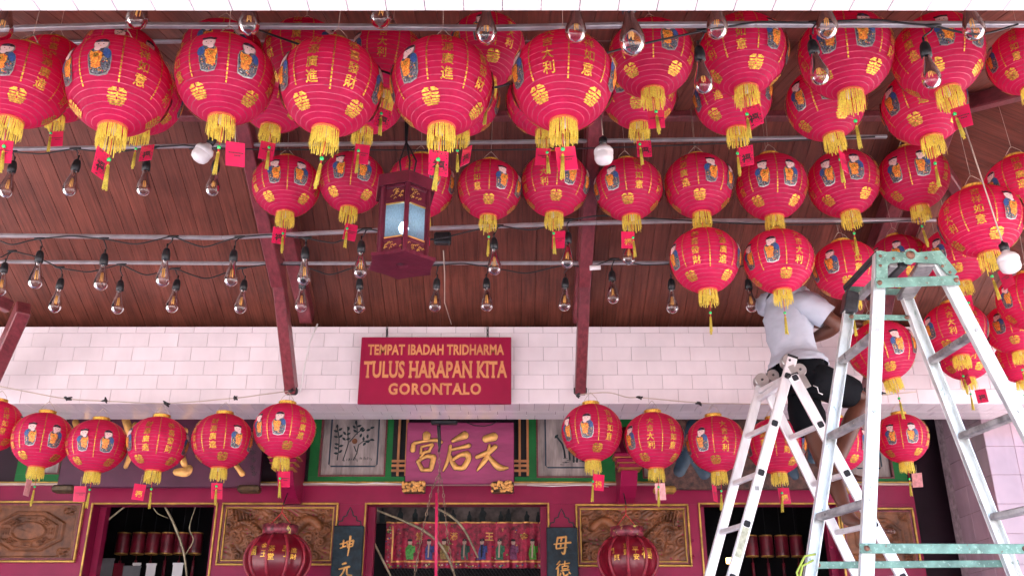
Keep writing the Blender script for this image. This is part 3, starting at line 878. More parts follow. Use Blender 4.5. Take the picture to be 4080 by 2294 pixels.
# ---- hanging sign
YS = 5.98
sg = thing('hanging_sign', at(1740, 1607, YS), 'dark red hanging sign with orange lettering on the tiled lintel', 'sign')
xa, xb = at(1424, 1600, YS).x, at(2037, 1600, YS).x; za, zb_ = fz(1607, YS), fz(1342, YS)
M['signred'] = mat('sign_red', (.27, .006, .040), .4, var=.08, scale=3, coat=.1, spec=.3)
M['signink'] = mat('sign_orange', (.56, .22, .08), .5, var=.12, scale=10)
m = MB(); m.rect(xa, xb, YS, YS + .03, za, zb_, 0, .004); m.build('board', M['signred'], sg)
cx = (xa + xb) / 2; W_, H_ = xb - xa, zb_ - za
sfr = lambda x, y, d: Vector((x, YS - .0015 - d, y))
def sign_line(body, cy, h, w, bold, serif):
    m = MB()
    n = len(body); text_tris(body, bold, 1.16 if n < 12 else 1.04); put_text(m, body, sfr, cx, za + H_ * cy, W_ * w, H_ * h, bold)
    if serif:                                     # slab serifs at the feet and heads of the upright strokes
        V, Fc, wd, ht = text_tris(body, bold)
        sx, sy = W_ * w / wd, H_ * h / ht
        lo, hi = min(y for _, y in V), max(y for _, y in V)
        for yy, sgn in ((lo, 1), (hi, -1)):
            xs = sorted(set(round(x, 3) for x, y in V if abs(y - yy) < .012))
            runs = []
            for x in xs:
                if runs and x - runs[-1][1] < .16: runs[-1][1] = x
                else: runs.append([x, x])
            for a, b in runs:
                if b - a < .03 or b - a > .34: continue
                X0, X1 = cx + (a - .05) * sx, cx + (b + .05) * sx; Z0 = za + H_ * cy + yy * sy
                z0_, z1_ = sorted((Z0, Z0 + sgn * .10 * sy))
                m.poly([(X0, YS - .0022, z0_), (X1, YS - .0022, z0_), (X1, YS - .0022, z1_), (X0, YS - .0022, z1_)])
    m.build('sign_lettering', M['signink'], sg)
sign_line('TEMPAT IBADAH TRIDHARMA', .805, .162, .905, .034, False)
sign_line('TULUS HARAPAN KITA', .505, .255, .945, .030, True)
sign_line('GORONTALO', .215, .172, .605, .034, True)
for u_ in (1542, 1943):
    m = MB(); a = at(u_, 1342, YS + .015); b = at(u_, 1306, YL - .012)
    for k in range(5):
        c = a.lerp(b, (k + .5) / 5); L = (b - a).length / 5 * .7
        ring = [c + Vector((math.cos(t) * .006 * (k % 2 == 0), -math.cos(t) * .006 * (k % 2), math.sin(t) * L)) for t in [2 * math.pi * i / 10 for i in range(11)]]
        m.tube(ring, .0022, 4, 0, False)
    m.build('chain', M['black'], sg)

# ================================================================== THINGS IN THE DOORWAYS
mural = thing('painted_frieze', at(1820, 2080, 8.1), 'dim painted frieze of figures above the embroidered cloth', 'mural')
m = MB(); ma, mb_ = at(1420, 2050, 8.1), at(2230, 2050, 8.1)
m.rect(ma.x, mb_.x, 8.1, 8.13, fz(2082, 8.1), fz(1985, 8.1)); m.build('board', M['mural'], mural)
r4 = random.Random(9)
def silhouette(c, h, r_):
    """outline of a robed standing figure, height h, as (x, y) points"""
    pts = [(-.16, 0), (-.20, .3), (-.15 - r_.uniform(0, .08), .55), (-.08, .74), (-.09, .84), (-.05, .97), (0, 1.0), (.06, .97), (.09, .84), (.08, .74), (.17 + r_.uniform(0, .1), .56), (.18, .3), (.2, 0)]
    return [(c[0] + x * h, c[1] + y * h) for x, y in pts]
for k in range(13):
    u_ = 1480 + k * 56 + r4.uniform(-14, 14); b = at(u_, 2080, 8.095)
    m = MB(); m.prism(silhouette((b.x, b.z), r4.uniform(.09, .15), r4), lambda x, y, d: Vector((x, 8.096 - d, y)), .004); m.build('painted_figure', M['muralfig'], mural)

YC = 7.8
cl = thing('embroidered_cloth', at(1860, 2265, YC), 'red embroidered altar cloth with small robed figures in the middle doorway', 'cloth')
M['cloth'] = mat('embroidered_red', (.42, .014, .055), .55, var=.5, scale=22, bump=.3, bscale=60)
x0, x1 = at(1535, 2180, YC).x, at(2215, 2180, YC).x; z0, z1 = fz(2262, YC), fz(2078, YC)
def fold(x): return .012 * math.sin(x * 38) + .008 * math.sin(x * 91 + 1)
m = MB(); nx = 120
for j in range(9):
    for i in range(nx + 1):
        x = lerp(x0, x1, i / nx); m.v.append(Vector((x, YC + fold(x) * (1 - j / 10), lerp(z0, z1, j / 8))))
for j in range(8):
    for i in range(nx):
        k = j * (nx + 1) + i; m.face((k, k + 1, k + nx + 2, k + nx + 1), 0, True)
m.build('cloth_sheet', M['cloth'], cl)
def cfr(x, y, d): return Vector((x, YC + fold(x) - .010 - d, y))
def strip(mb, xa, xb, za, zb, mi=0, d=0.0, n=24):
    for i in range(n):
        a, b = lerp(xa, xb, i / n), lerp(xa, xb, (i + 1) / n)
        mb.poly([cfr(a, za, d), cfr(b, za, d), cfr(b, zb, d), cfr(a, zb, d)], mi)
m = MB(); tz = fz(2236, YC)
strip(m, x0 + .05, x1, tz - .006, tz + .006, 0, .002, 60); m.poly([cfr(x0 + .05, tz, .002), cfr(x0 + .062, tz, .002), cfr(x0 + .062, z1 - .03, .002), cfr(x0 + .05, z1 - .03, .002)])
strip(m, x0, x1, z1 - .012, z1, 0, .002, 60)
m.build('yellow_braid', M['goldp'], cl)
ROBES = [(.09, .38, .07), (.05, .06, .22), (.30, .19, .05), (.05, .11, .08), (.06, .08, .26), (.03, .17, .08), (.26, .07, .16), (.14, .42, .06)]
M['skinp'] = mat('embroidered_skin', (.55, .36, .28), .7)
M['hairp'] = mat('embroidered_hair', (.02, .018, .02), .7)
for k, u_ in enumerate((1632, 1708, 1768, 1850, 1920, 1990, 2045, 2122)):
    c = at(u_, 2228, YC); h = .155; r5 = random.Random(k * 7)
    M['robe%d' % k] = mat('embroidered_robe', ROBES[k], .6, var=.4, scale=60, bump=.2)
    m = MB(); m.prism(silhouette((c.x, c.z), h, r5), lambda x, y, d: cfr(x, y, d), .004, 0)
    m.prism([(c.x + a * .018, c.z + h * .86 + b * .02) for a, b in [(math.cos(t), math.sin(t)) for t in [i * math.pi / 4 for i in range(8)]]], lambda x, y, d: cfr(x, y, .004 + d), .002, 1)
    m.prism([(c.x + a * .019, c.z + h * .97 + b * .011) for a, b in [(math.cos(t), math.sin(t)) for t in [i * math.pi / 4 for i in range(8)]]], lambda x, y, d: cfr(x, y, .0055 + d), .002, 2)
    m.prism([(c.x - .004 + a * .006, c.z + h * .42 + b * .05) for a, b in ((-1, -1), (1, -1), (1.6, 1), (-.6, 1))], lambda x, y, d: cfr(x, y, .0045 + d), .002, 1 if k % 2 else 2)
    m.prism([(c.x + s_ * h * .2 + a * .012, c.z + h * .5 + b * .03) for s_ in (1,) for a, b in ((-1, -1), (1, -.6), (.8, 1), (-1, .8))], lambda x, y, d: cfr(x, y, .0045 + d), .002, 0)
    m.build('embroidered_figure', [M['robe%d' % k], M['skinp'], M['hairp']], cl)
for ch_, u_, v_ in (('堂', 1672, 2135), ('滿', 1808, 2135), ('玉', 1950, 2137), ('金', 2088, 2137)):
    c = at(u_, v_, YC); m = MB(); put_text(m, ch_, cfr, c.x, c.z, None, .062, .02, 0, .004); m.build('embroidered_character', M['goldp'], cl)
m = MB(); r5 = random.Random(4); cols = ['goldp', 'robe7', 'robe4', 'skinp', 'robe6']
for k in range(150):
    if k < 90: x, z = r5.uniform(x0 + .02, x1), lerp(z0 + .01, tz - .02, r5.random())
    elif k < 110: x, z = r5.uniform(x0 + .005, x0 + .045), r5.uniform(z0, z1 - .03)
    else: x, z = r5.uniform(x0 + .08, x1), r5.uniform(tz + .02, z1 - .03)
    s = r5.uniform(.006, .012); t0 = r5.uniform(0, 6)
    m.poly([cfr(x + s * (1 if i % 2 else .5) * math.cos(t0 + i * .785), z + s * .8 * (1 if i % 2 else .5) * math.sin(t0 + i * .785), .0022 + k * .00001) for i in range(8)], k % 5)
tag(m.build('small_embroidery', [M[c] for c in cols], cl), kind='stuff')
m = MB()                                           # netting under the cloth
na, nb_ = at(1535, 2262, YC).x, at(2215, 2262, YC).x; zn0 = fz(2330, YC); zn1 = z0 + .002
st = .028
k = na - 1.0
while k < nb_ + .2:
    for sgn in (1, -1):
        pts = []
        for i in range(9):
            x = k + (i * st / 2) * (1 if sgn > 0 else -1) + (.0 if sgn > 0 else .6); z = zn1 - i * st * .7
            if na < x < nb_: pts.append(Vector((x, YC + .01 + .002 * sgn, z)))
        if len(pts) > 1: m.tube(pts, .0022, 3, 0, False)
    k += st
tag(m.build('net', M['black'], cl), kind='stuff')

def palm(path, w, lab):
    """dried palm leaf strip: a folded blade along a curve"""
    P = [at(u, v, Y) for u, v, Y in path]; S = []
    for i in range(len(P) - 1):
        p0, p1, p2, p3 = P[max(i - 1, 0)], P[i], P[i + 1], P[min(i + 2, len(P) - 1)]
        for k in range(8):
            t = k / 8; S.append(.5 * ((2 * p1) + (p2 - p0) * t + (2 * p0 - 5 * p1 + 4 * p2 - p3) * t * t + (3 * p1 - p0 - 3 * p2 + p3) * t ** 3))
    S.append(P[-1]); m = MB(); n = len(S)
    for i, s in enumerate(S):
        d = (S[min(i + 1, n - 1)] - S[max(i - 1, 0)]).normalized(); x = d.cross(Vector((0, 1, 0)))
        if x.length < 1e-4: x = Vector((1, 0, 0))
        x.normalize(); ww = w * (.35 + .65 * math.sin(math.pi * min(1, (i + 2) / (n + 3))) ** .6)
        m.v += [s - x * ww, s + Vector((0, -ww * .5, 0)), s + x * ww, s + Vector((0, ww * .12, 0))]
    for i in range(n - 1):
        for k in range(4):
            a = i * 4; m.face((a + k, a + (k + 1) % 4, a + 4 + (k + 1) % 4, a + 4 + k), 0, True)
    tag(m.build('palm_leaf', M['straw']), lab, 'palm leaf', 'dried palm leaves hung in the doorways')
palm([(1475, 2022, 7.5), (1600, 2070, 7.5), (1700, 2120, 7.5), (1770, 2190, 7.5), (1815, 2300, 7.5)], .011, 'dried palm leaf arching across the left half of the middle doorway')
palm([(1462, 2098, 7.5), (1500, 2180, 7.5), (1560, 2300, 7.5)], .009, 'dried palm leaf slanting down the left jamb of the middle doorway')
palm([(1725, 2018, 7.55), (1790, 2050, 7.55), (1850, 2110, 7.55), (1905, 2220, 7.55)], .010, 'dried palm leaf curving in front of the embroidered figures')
palm([(498, 2016, 7.5), (440, 2062, 7.5), (398, 2096, 7.5)], .008, 'short dried palm leaf in the upper left corner of the left doorway')
palm([(655, 2014, 7.5), (690, 2080, 7.5), (730, 2190, 7.5), (745, 2300, 7.5)], .010, 'long dried palm leaf hanging down the left doorway')
palm([(780, 2014, 7.5), (755, 2100, 7.5), (770, 2150, 7.5), (740, 2205, 7.5)], .005, 'thin twisted palm strip at the right of the left doorway')
palm([(610, 2020, 7.55), (630, 2045, 7.55), (670, 2062, 7.55)], .004, 'small curled palm strip near the top of the left doorway')

# ---- row of dark red cylinder lanterns inside the side doorways
M['dkred'] = mat('dark_red_silk', (.22, .012, .030), .35, var=.35, scale=6, coat=.2)
def cyl_lantern(u, vt, vb, Y, k, side):
    a, b = at(u, vt, Y), at(u, vb, Y); h = a.z - b.z; r_ = .058
    t = thing('cylinder_lantern', (a.x, Y, b.z), '%s small dark red cylinder lantern from the left inside the %s doorway' % (ORD[k], side), 'lantern', 'cylinder lanterns inside the temple')
    m = MB(); prof = [(r_ * .9, b.z)] + [(r_ * (1 - .03 * (i % 2)), b.z + h * (i + .5) / 12) for i in range(12)] + [(r_ * .9, a.z)]
    m.lathe(prof, 18, (a.x, Y, 0)); m.build('shade', M['dkred'], t)
    for zz in (b.z, a.z):
        m = MB(); m.lathe([(r_ * .85, -.006), (r_ * .97, -.004), (r_ * .97, .006), (r_ * .85, .008)], 18, (a.x, Y, zz)); m.build('gold_rim', M['goldtrim'], t)
    m = MB(); m.tube([(a.x, Y, a.z), (a.x, Y, a.z + .35)], .003, 4); m.build('cord', M['black'], t)
    m = MB(); m.tube([(a.x, Y, b.z), (a.x, Y, b.z - .05), (a.x, Y, b.z - .055), (a.x, Y, b.z - .18)], [.003, .003, .012, .014], 6); m.build('tassel', M['dkred'], t)
ORD = ['first', 'second', 'third', 'fourth', 'fifth', 'sixth', 'seventh', 'eighth', 'ninth', 'tenth', 'eleventh', 'twelfth', 'thirteenth']
for k, u_ in enumerate((495, 557, 615, 672, 728, 785)): cyl_lantern(u_, 2124, 2205, 8.3, k, 'left')
for k, u_ in enumerate((2990, 3050, 3110, 3170)): cyl_lantern(u_, 2135, 2215, 8.3, k, 'right')
M['grey'] = mat('grey_cloth', (.20, .20, .21), .7, var=.15)
for k, (ua, ub, vt, col, nm) in enumerate(((365, 455, 2228, 'grey', 'grey'), (455, 492, 2248, 'dkred', 'dark red'), (492, 560, 2258, 'grey', 'grey'), (530, 560, 2246, 'white', 'white'), (585, 622, 2248, 'white', 'white'), (690, 730, 2246, 'white', 'white'))):
    Y = 8.0 + k * .012; a, b = at(ua, vt, Y), at(ub, vt, Y); m = MB()
    m.rect(a.x, b.x, Y, Y + .004, a.z - .8, a.z); m.rect(a.x - .004, b.x + .004, Y - .003, Y + .007, a.z - .004, a.z + .012)
    tag(m.build('hanging_banner', M[col]), '%s hanging paper banner, %s from the left low in the left doorway' % (nm, ORD[k]), 'banner', 'paper banners in the left doorway')
m = MB(); c = at(2905, 2232, 8.2); m.box(c, (.05, .02, .05), 0, None, .005)
m2 = m.build('altar_lamp', mat('warm_lamp', (.8, .5, .2), .5, emit=((1, .62, .2), 1.5)))
tag(m2, 'small warm altar lamp glowing low inside the right doorway', 'lamp')

# ---- incense stick and chains hanging before the middle door
M['incense'] = mat('pink_incense', (.68, .025, .11), .45, var=.1)
M['chainm'] = mat('old_chain', (.30, .22, .15), .4, .7, var=.3, scale=40)
YI = 6.75
top = at(1745, 1705, YI)
t = thing('incense_coil_hanger', at(1738, 2290, YI), 'chains and a tall pink incense stick hanging before the middle door', 'incense')
m = MB(); m.tube([at(1740, 1962, YI), at(1737, 2330, YI)], .0108, 10); m.build('incense_stick', M['incense'], t)
def chain(pts, link_l, r_, parent):
    m = MB()
    for a, b in zip(pts[:-1], pts[1:]):
        n = max(1, int((b - a).length / link_l)); d = (b - a).normalized(); x = d.cross(Vector((0, 1, 0))).normalized(); y = d.cross(x)
        for k in range(n):
            c = a.lerp(b, (k + .5) / n); s_ = x if k % 2 else y
            m.tube([c + d * math.sin(i * math.pi / 4) * link_l * .62 + s_ * math.cos(i * math.pi / 4) * link_l * .24 for i in range(9)], r_, 3, 0, False)
    return m.build('chain', M['chainm'], parent)
node = at(1752, 1880, YI)
chain([top, node], .030, .003, t); chain([node, at(1745, 1962, YI), at(1742, 2330, YI)], .024, .0022, t)
chain([node, at(1722, 1945, YI), at(1680, 2130, YI), at(1645, 2330, YI)], .030, .003, t); chain([node, at(1765, 1945, YI), at(1782, 2130, YI), at(1815, 2330, YI)], .030, .003, t)
m = MB(); m.tube([at(1745, 1640, YI), at(1748, 1700, YI), at(1752, 1770, YI), at(1748, 1800, YI)], [.016, .014, .012, .006], 7); m.build('bundled_chain', M['black'], t)
m = MB(); a = at(1770, 1682, 6.6); m.box(a, (.19, .05, .03), 0, None, .008); m.build('black_bracket', M['black'], t)
m = MB(); m.tube([at(1860, 1682, 6.9), at(1890, 1694, 6.9), at(1930, 1697, 6.9), at(1960, 1690, 6.9), at(1980, 1678, 6.9)], .004, 5); m.build('loose_wire', M['black'], t)
m = MB(); m.tube([at(1190, 1927, YF - .034), at(1300, 1924, YF - .034), at(1420, 1928, YF - .034), at(1500, 1922, YF - .034), at(1610, 1928, YF - .034)], .004, 5)
tag(m.build('surface_cable', M['white']), 'white cable lying along the moulding left of the gold name board', 'cable')
m = MB(); m.tube([at(2100, 1932, YF - .034), at(2200, 1936, YF - .034), at(2330, 1930, YF - .034), at(2425, 1938, YF - .034)], .004, 5)
tag(m.build('surface_cable', M['white']), 'white cable lying along the moulding right of the gold name board', 'cable')

# ---- two big silk palace lanterns before the carved panels
M['silk'] = mat('crimson_silk', (.20, .004, .016), .32, var=.2, scale=4, coat=.15, trans=.15)
M['satin'] = mat('pink_satin_rib', (.28, .014, .03), .45, var=.3, scale=30)
M['satin2'] = mat('patterned_band', (.24, .03, .05), .4, var=.5, scale=30, speck=[((.55, .50, .12), 24, .62)])
def palace(u, v, wpx, Y, chars4, lab, hang):
    c = at(u, v, Y); rr = wpx * zdepth(c) / F_PX / 2; hh = rr * .74
    t = thing('palace_lantern', (c.x, c.y, c.z - hh), lab, 'lantern', 'silk palace lanterns before the carved panels')
    n = 10
    def rad(a, z):
        e = math.sqrt(max(0, 1 - (z / hh * .86) ** 2)); k = (a / (2 * math.pi / n)) % 1
        return rr * (e ** 1.0) * (.93 + .07 * abs(2 * k - 1))
    m = MB(); nr = 14; ns = n * 6
    for j in range(nr + 1):
        z = lerp(-hh, hh, j / nr)
        for i in range(ns):
            a = 2 * math.pi * i / ns + .2; r_ = rad(a - .2, z); m.v.append(Vector((c.x + r_ * math.cos(a), c.y + r_ * math.sin(a), c.z + z)))
    for j in range(nr):
        for i in range(ns):
            k, l = j * ns + i, j * ns + (i + 1) % ns; m.face((k, l, l + ns, k + ns), 0, True)
    body = m.build('silk_body', M['silk'], t)
    for i in range(n):
        a = 2 * math.pi * i / n + .2; m = MB()
        pts = [Vector((c.x + (rad(0, z) + .004) * math.cos(a), c.y + (rad(0, z) + .004) * math.sin(a), c.z + z)) for z in [lerp(-hh, hh, j / 12) for j in range(13)]]
        m.tube(pts, .011, 6); m.build('satin_rib', M['satin'], body)
    for zz, h2 in ((hh, .07), (-hh - .07, .07)):
        m = MB(); m.lathe([(rr * .42, 0), (rr * .56, .002), (rr * .56, h2), (rr * .42, h2 + .002)], 24, (c.x, c.y, c.z + zz)); m.build('collar', M['satin2'], t)
    m = MB()
    for (dx, dz, s, ch_) in chars4:
        def f3(x, y, d):
            xx = dx * rr + x; zz = dz * hh + y
            e = rr * math.sqrt(max(.05, 1 - (zz / hh * .86) ** 2)) * 1.0
            return Vector((c.x + xx, c.y - math.sqrt(max(.0001, e * e - xx * xx)) - .006, c.z + zz))
        put_text(m, ch_, f3, 0, 0, None, s * rr, .015)
    m.build('gold_lettering', M['gold'], t)
    m = MB(); top_ = at(hang[0], hang[1], Y + .02)
    for s_ in (-1, 1):
        m.tube([(c.x + s_ * rr * .4, c.y, c.z + hh + .06), (c.x, c.y, c.z + hh + .16), top_], .003, 4)
    m.build('hanging_cord', M['redcord'], t)
    m = MB(); m.tube([top_, top_ + Vector((0, .1, .1))], .004, 4); m.build('hook', M['black'], t)
palace(1106, 2228, 252, 6.72, [(-.62, .25, .30, '福'), (-.22, .42, .20, '金'), (-.20, .10, .20, '玉'), (.02, .30, .20, '滿'), (.02, -.02, .20, '堂'), (.42, .35, .15, '添'), (.45, .1, .2, '丁'), (.66, .26, .16, '進'), (.66, 0, .16, '財')],
       'crimson silk palace lantern with gold lettering in front of the left dragon carving', (1128, 2010))
palace(2502, 2232, 240, 6.72, [(-.62, .3, .18, '門'), (-.46, .0, .18, '興'), (-.16, .5, .16, '富'), (-.16, .22, .2, '貴'), (.14, .32, .2, '平'), (.16, .02, .2, '安'), (.52, .2, .36, '福')],
       'crimson silk palace lantern with green and pink collar in front of the right dragon carving', (2494, 2010))

# ================================================================== PAPER LANTERNS
HB, HBB = .86, 1.03                               # the shade is rounder above and runs to a cone below
def zf(a): return (HB if a > 0 else HBB) * math.sin(a)
def rf(a): return max(.05, math.cos(a)) ** (.92 if a > 0 else 1.04)
def prof_r(z): return max(.2, rf(math.asin(max(-.999, min(.999, z / (HB if z > 0 else HBB))))))
A0, A1B = R(75.5), R(73.5); Z0T = zf(A0); Z0L = -zf(-A1B)
NS = 56
def body_mesh(seed):
    r6 = random.Random(seed); m = MB(); rows = []
    NR = 21; aa = [-A1B + (A0 + A1B) * i / NR for i in range(NR + 1)]
    ph = [r6.uniform(0, 6) for _ in range(4)]
    for i in range(NR + 1):
        j = r6.uniform(-.006, .006)
        a = aa[i]; w = .0058 / HB
        rows.append((a - w + j, 1.0)); rows.append((a + w + j, 1.0))
        if i < NR: rows.append(((a + aa[i + 1]) / 2, .994))
    for (a, k) in rows:
        z = zf(a); r_ = rf(a)
        for s in range(NS):
            t = 2 * math.pi * s / NS
            wob = 1 + .012 * math.sin(2 * t + ph[0] + a) + .007 * math.sin(4 * t + ph[1] + 3 * a) + .004 * math.sin(9 * t + ph[2] - 7 * a) + .004 * abs(math.sin(4 * t))
            m.v.append(Vector((r_ * k * wob * math.sin(t), -r_ * k * wob * math.cos(t), z)))
    for i in range(len(rows) - 1):
        mi = 1 if i % 3 == 0 else 0
        for s in range(NS):
            a, b = i * NS + s, i * NS + (s + 1) % NS
            m.face((a, b, b + NS, a + NS), mi, True)
    return m.mesh('fabric_shade', [M['fabric'], M['rib']])
BODY = [body_mesh(i) for i in range(7)]
def wrap(x, z, d=0.0):
    r_ = prof_r(z); t = x / max(.35, r_); r2 = r_ * 1.016 + .014 + d
    return Vector((r2 * math.sin(t), -r2 * math.cos(t), z))
def subdiv_poly(mb, pts, mi, d):
    """flat coloured patch laid on the curved shade as a fan round its middle"""
    cx_, cz_ = sum(p[0] for p in pts) / len(pts), sum(p[1] for p in pts) / len(pts)
    b0 = len(mb.v); n = len(pts)
    mb.v.append(wrap(cx_, cz_, d))
    mb.v += [wrap(lerp(cx_, x, .55), lerp(cz_, z, .55), d) for x, z in pts] + [wrap(x, z, d) for x, z in pts]
    for i in range(n):
        j = (i + 1) % n
        mb.face((b0, b0 + 1 + i, b0 + 1 + j), mi); mb.face((b0 + 1 + i, b0 + 1 + n + i, b0 + 1 + n + j, b0 + 1 + j), mi)
def ell(cx_, cz_, a, b, n=14, t0=0, t1=2 * math.pi, rot=0):
    o = []
    for i in range(n):
        t = t0 + (t1 - t0) * i / (n if abs(t1 - t0) > 6.2 else n - 1)
        x, z = a * math.cos(t), b * math.sin(t); o.append((cx_ + x * math.cos(rot) - z * math.sin(rot), cz_ + x * math.sin(rot) + z * math.cos(rot)))
    return o
M['pface'] = mat('print_face', (.82, .55, .52), .5, var=.05)
M['phair'] = mat('print_hair', (.045, .012, .025), .5)
M['pblue'] = mat('print_blue', (.04, .09, .26), .45, var=.3, scale=30)
M['probe'] = mat('print_robe', (.10, .11, .14), .45, var=.6, scale=26, speck=[((.55, .42, .18), 34, .60), ((.45, .04, .05), 28, .66)])
M['porange'] = mat('print_orange', (.85, .24, .03), .45, var=.35, scale=22, speck=[((.9, .55, .08), 30, .58)])
M['pedge'] = mat('print_foil_edge', (.42, .40, .40), .3, .6, var=.3, scale=20)
M['pdark'] = mat('print_detail', (.05, .01, .02), .5)
FIGM = ['pedge', 'probe', 'porange', 'pblue', 'pface', 'phair', 'pdark', 'gold', 'redcord']
def figure_mesh(girl):
    m = MB(); Z = -.07
    out = [(-.17, -.36), (-.20, -.20), (-.22, 0), (-.19, .10), (-.12, .16), (-.14, .26), (-.10, .37), (.02, .41), (.12, .36), (.15, .25), (.13, .16), (.20, .08), (.22, -.06), (.20, -.26), (.14, -.37), (-.02, -.40)]
    if girl: out = [(x * .86, z) for x, z in out]
    S = lambda pts: [(x, z + Z) for x, z in pts]
    sx = -1 if girl else 1
    fl = lambda pts: [(x * sx, z + Z) for x, z in pts]
    e_ = [.0, .004, .007, .010, .012]
    subdiv_poly(m, S([(x * 1.0, z * 1.0) for x, z in out]), 0, e_[0])
    subdiv_poly(m, S([(x * .93, min(z * .94, .15)) for x, z in out]), 1, e_[1])
    subdiv_poly(m, fl(ell(.135, .03, .07, .11, 12, rot=.3)), 3, e_[2])
    subdiv_poly(m, fl([(-.17, .10), (-.11, .05), (-.02, .08), (.04, .04), (.06, -.06), (.03, -.14), (.03, -.24), (-.06, -.27), (-.14, -.24), (-.15, -.10), (-.18, -.02)]), 2, e_[3])
    subdiv_poly(m, fl(ell(-.06, -.02, .05, .045, 10)), 7, e_[4])
    for (x, z) in ((-.085, 0), (-.04, 0), (-.06, -.04)): subdiv_poly(m, fl(ell(x, z, .011, .011, 6)), 6, e_[4] + .004)
    rq = random.Random(5 if girl else 8)
    for _ in range(34):                            # busy brocade pattern
        x, z = rq.uniform(-.16, .17), rq.uniform(-.37, .06); subdiv_poly(m, fl(ell(x, z, rq.uniform(.010, .026), rq.uniform(.008, .018), 6, rot=rq.uniform(0, 3))), rq.choice((7, 2, 3, 6, 0, 6, 8)), e_[2] + .0005)
    for _ in range(14):
        x, z = rq.uniform(-.14, .03), rq.uniform(-.24, .06); subdiv_poly(m, fl(ell(x, z, rq.uniform(.008, .018), rq.uniform(.006, .014), 6)), rq.choice((7, 8, 8, 6)), e_[3] + .0005)
    subdiv_poly(m, S(ell(0, .25, .125, .12, 16)), 4, e_[2])
    subdiv_poly(m, fl(ell(-.05, .13, .06, .05, 10)), 4, e_[3] + .002)
    if girl:
        subdiv_poly(m, S(ell(0, .305, .122, .080, 12, 0, math.pi)), 5, e_[3])
        for s_ in (-1, 1): subdiv_poly(m, S(ell(s_ * .11, .34, .035, .035, 8)), 5, e_[3] + .001)
    else:
        subdiv_poly(m, S(ell(0, .305, .122, .085, 12, 0, math.pi)), 5, e_[3]); subdiv_poly(m, S([(-.124, .295), (.124, .295), (.124, .32), (-.124, .32)]), 6, e_[4])
        subdiv_poly(m, S(ell(0, .33, .02, .02, 8)), 3, e_[4])
    for s_ in (-.045, .045): subdiv_poly(m, S(ell(s_, .245, .012, .014, 6)), 6, e_[3])
    subdiv_poly(m, S(ell(0, .195, .018, .008, 6)), 2, e_[3])
    return m.mesh('girl_print' if girl else 'boy_print', [M[k] for k in FIGM])
GIRL, BOY = figure_mesh(True), figure_mesh(False)
def letter_mesh(s):
    m = MB()
    for k, ch_ in enumerate(s):
        put_text(m, ch_, lambda x, z, d: wrap(x, z, .004), 0, .40 - .265 * k, None, .225, .010)
    return m.mesh('gold_lettering', M['gold'])
LET = {s: letter_mesh(s) for s in ('財源廣進', '恭喜發財', '大吉大利', '吉祥如意')}
def medal_mesh():
    m = MB(); Z = 0.0
    A_ = R(-47)                                    # placed by arc length along the lower bulge
    def arc(pts, mi, d):
        out = []
        for x, z in pts:
            out.append((x, zf(A_ + z * 1.0)))
        return subdiv_poly(m, out, mi, d)
    for s_ in (-1, 1):
        arc(ell(s_ * .088, .108, .076, .060, 9, .1, math.pi - .1), 0, 0); arc(ell(s_ * .088, .092, .076, .055, 9, math.pi + .1, 2 * math.pi - .1), 0, .001)
        arc([(s_ * .02, .155), (s_ * .10, .165), (s_ * .10, .185), (s_ * .02, .18)], 0, .002)
    for (w, z, h) in ((.170, .008, .020), (.150, -.042, .017), (.140, -.088, .016), (.110, -.130, .014)):
        for s_ in (-1, 1):
            arc([(s_ * .012, z - h), (s_ * w * .6, z - h * 1.3), (s_ * w, z - h * .7), (s_ * w * .96, z + h), (s_ * w * .5, z + h * .7), (s_ * .012, z + h)][::s_], 0, .002)
    arc(ell(0, .06, .022, .05, 8), 0, .003); arc(ell(0, -.10, .02, .06, 8), 0, .003)
    return m.mesh('gold_medallion', [M['gold'], M['pdark']])
MEDAL = medal_mesh()
def stripes_mesh():
    m = MB()
    for k in range(8):
        z_end = -.60 if k % 2 == 0 else -.50
        z = .74; rot = Matrix.Rotation(R(45) * (k + .5), 3, 'Z'); r7 = random.Random(k)
        while z > z_end:
            L = r7.uniform(.03, .06); w = .0145
            pts = [wrap(-w, z - L), wrap(w, z - L), wrap(w, z), wrap(-w, z)]
            m.poly([rot @ p for p in pts]); z -= L + .018
    return m.mesh('gold_stripes', M['gold'])
STRIPES = stripes_mesh()
def fringe_mesh(seed):
    m = MB(); r8 = random.Random(seed)
    for lay in range(2):
        n = 44
        for i in range(n):
            t = 2 * math.pi * (i + r8.uniform(-.3, .3)) / n; w = .0115; r0 = .262 - .02 * lay; L = .35 + r8.uniform(-.07, .05) + (.10 if r8.random() < .05 else 0)
            if r8.random() < .08: continue
            tilt = r8.uniform(-.05, .05); r1 = r0 + .02 + r8.uniform(-.012, .016)
            pts = []
            for (rr, z, tt) in ((r0, 0, t), ((r0 + r1) / 2 + .008, -L * .5, t + tilt * .4), (r1, -L, t + tilt)):
                for s_ in (-1, 1): pts.append(Vector((rr * math.sin(tt) + s_ * w * math.cos(tt), -rr * math.cos(tt) + s_ * w * math.sin(tt), -Z0L - .03 + z)))
            b0 = len(m.v); m.v += pts
            m.face((b0, b0 + 1, b0 + 3, b0 + 2)); m.face((b0 + 2, b0 + 3, b0 + 5, b0 + 4))
    return m.mesh('fringe', M['fringe'])
FRINGE = [fringe_mesh(i) for i in range(4)]
m = MB(); m.lathe([(.235, -Z0L - .045), (.272, -Z0L - .045), (.280, -Z0L - .02), (.272, -Z0L + .012), (.235, -Z0L + .012)], 32); BRING = m.mesh('bottom_ring', M['redband'])
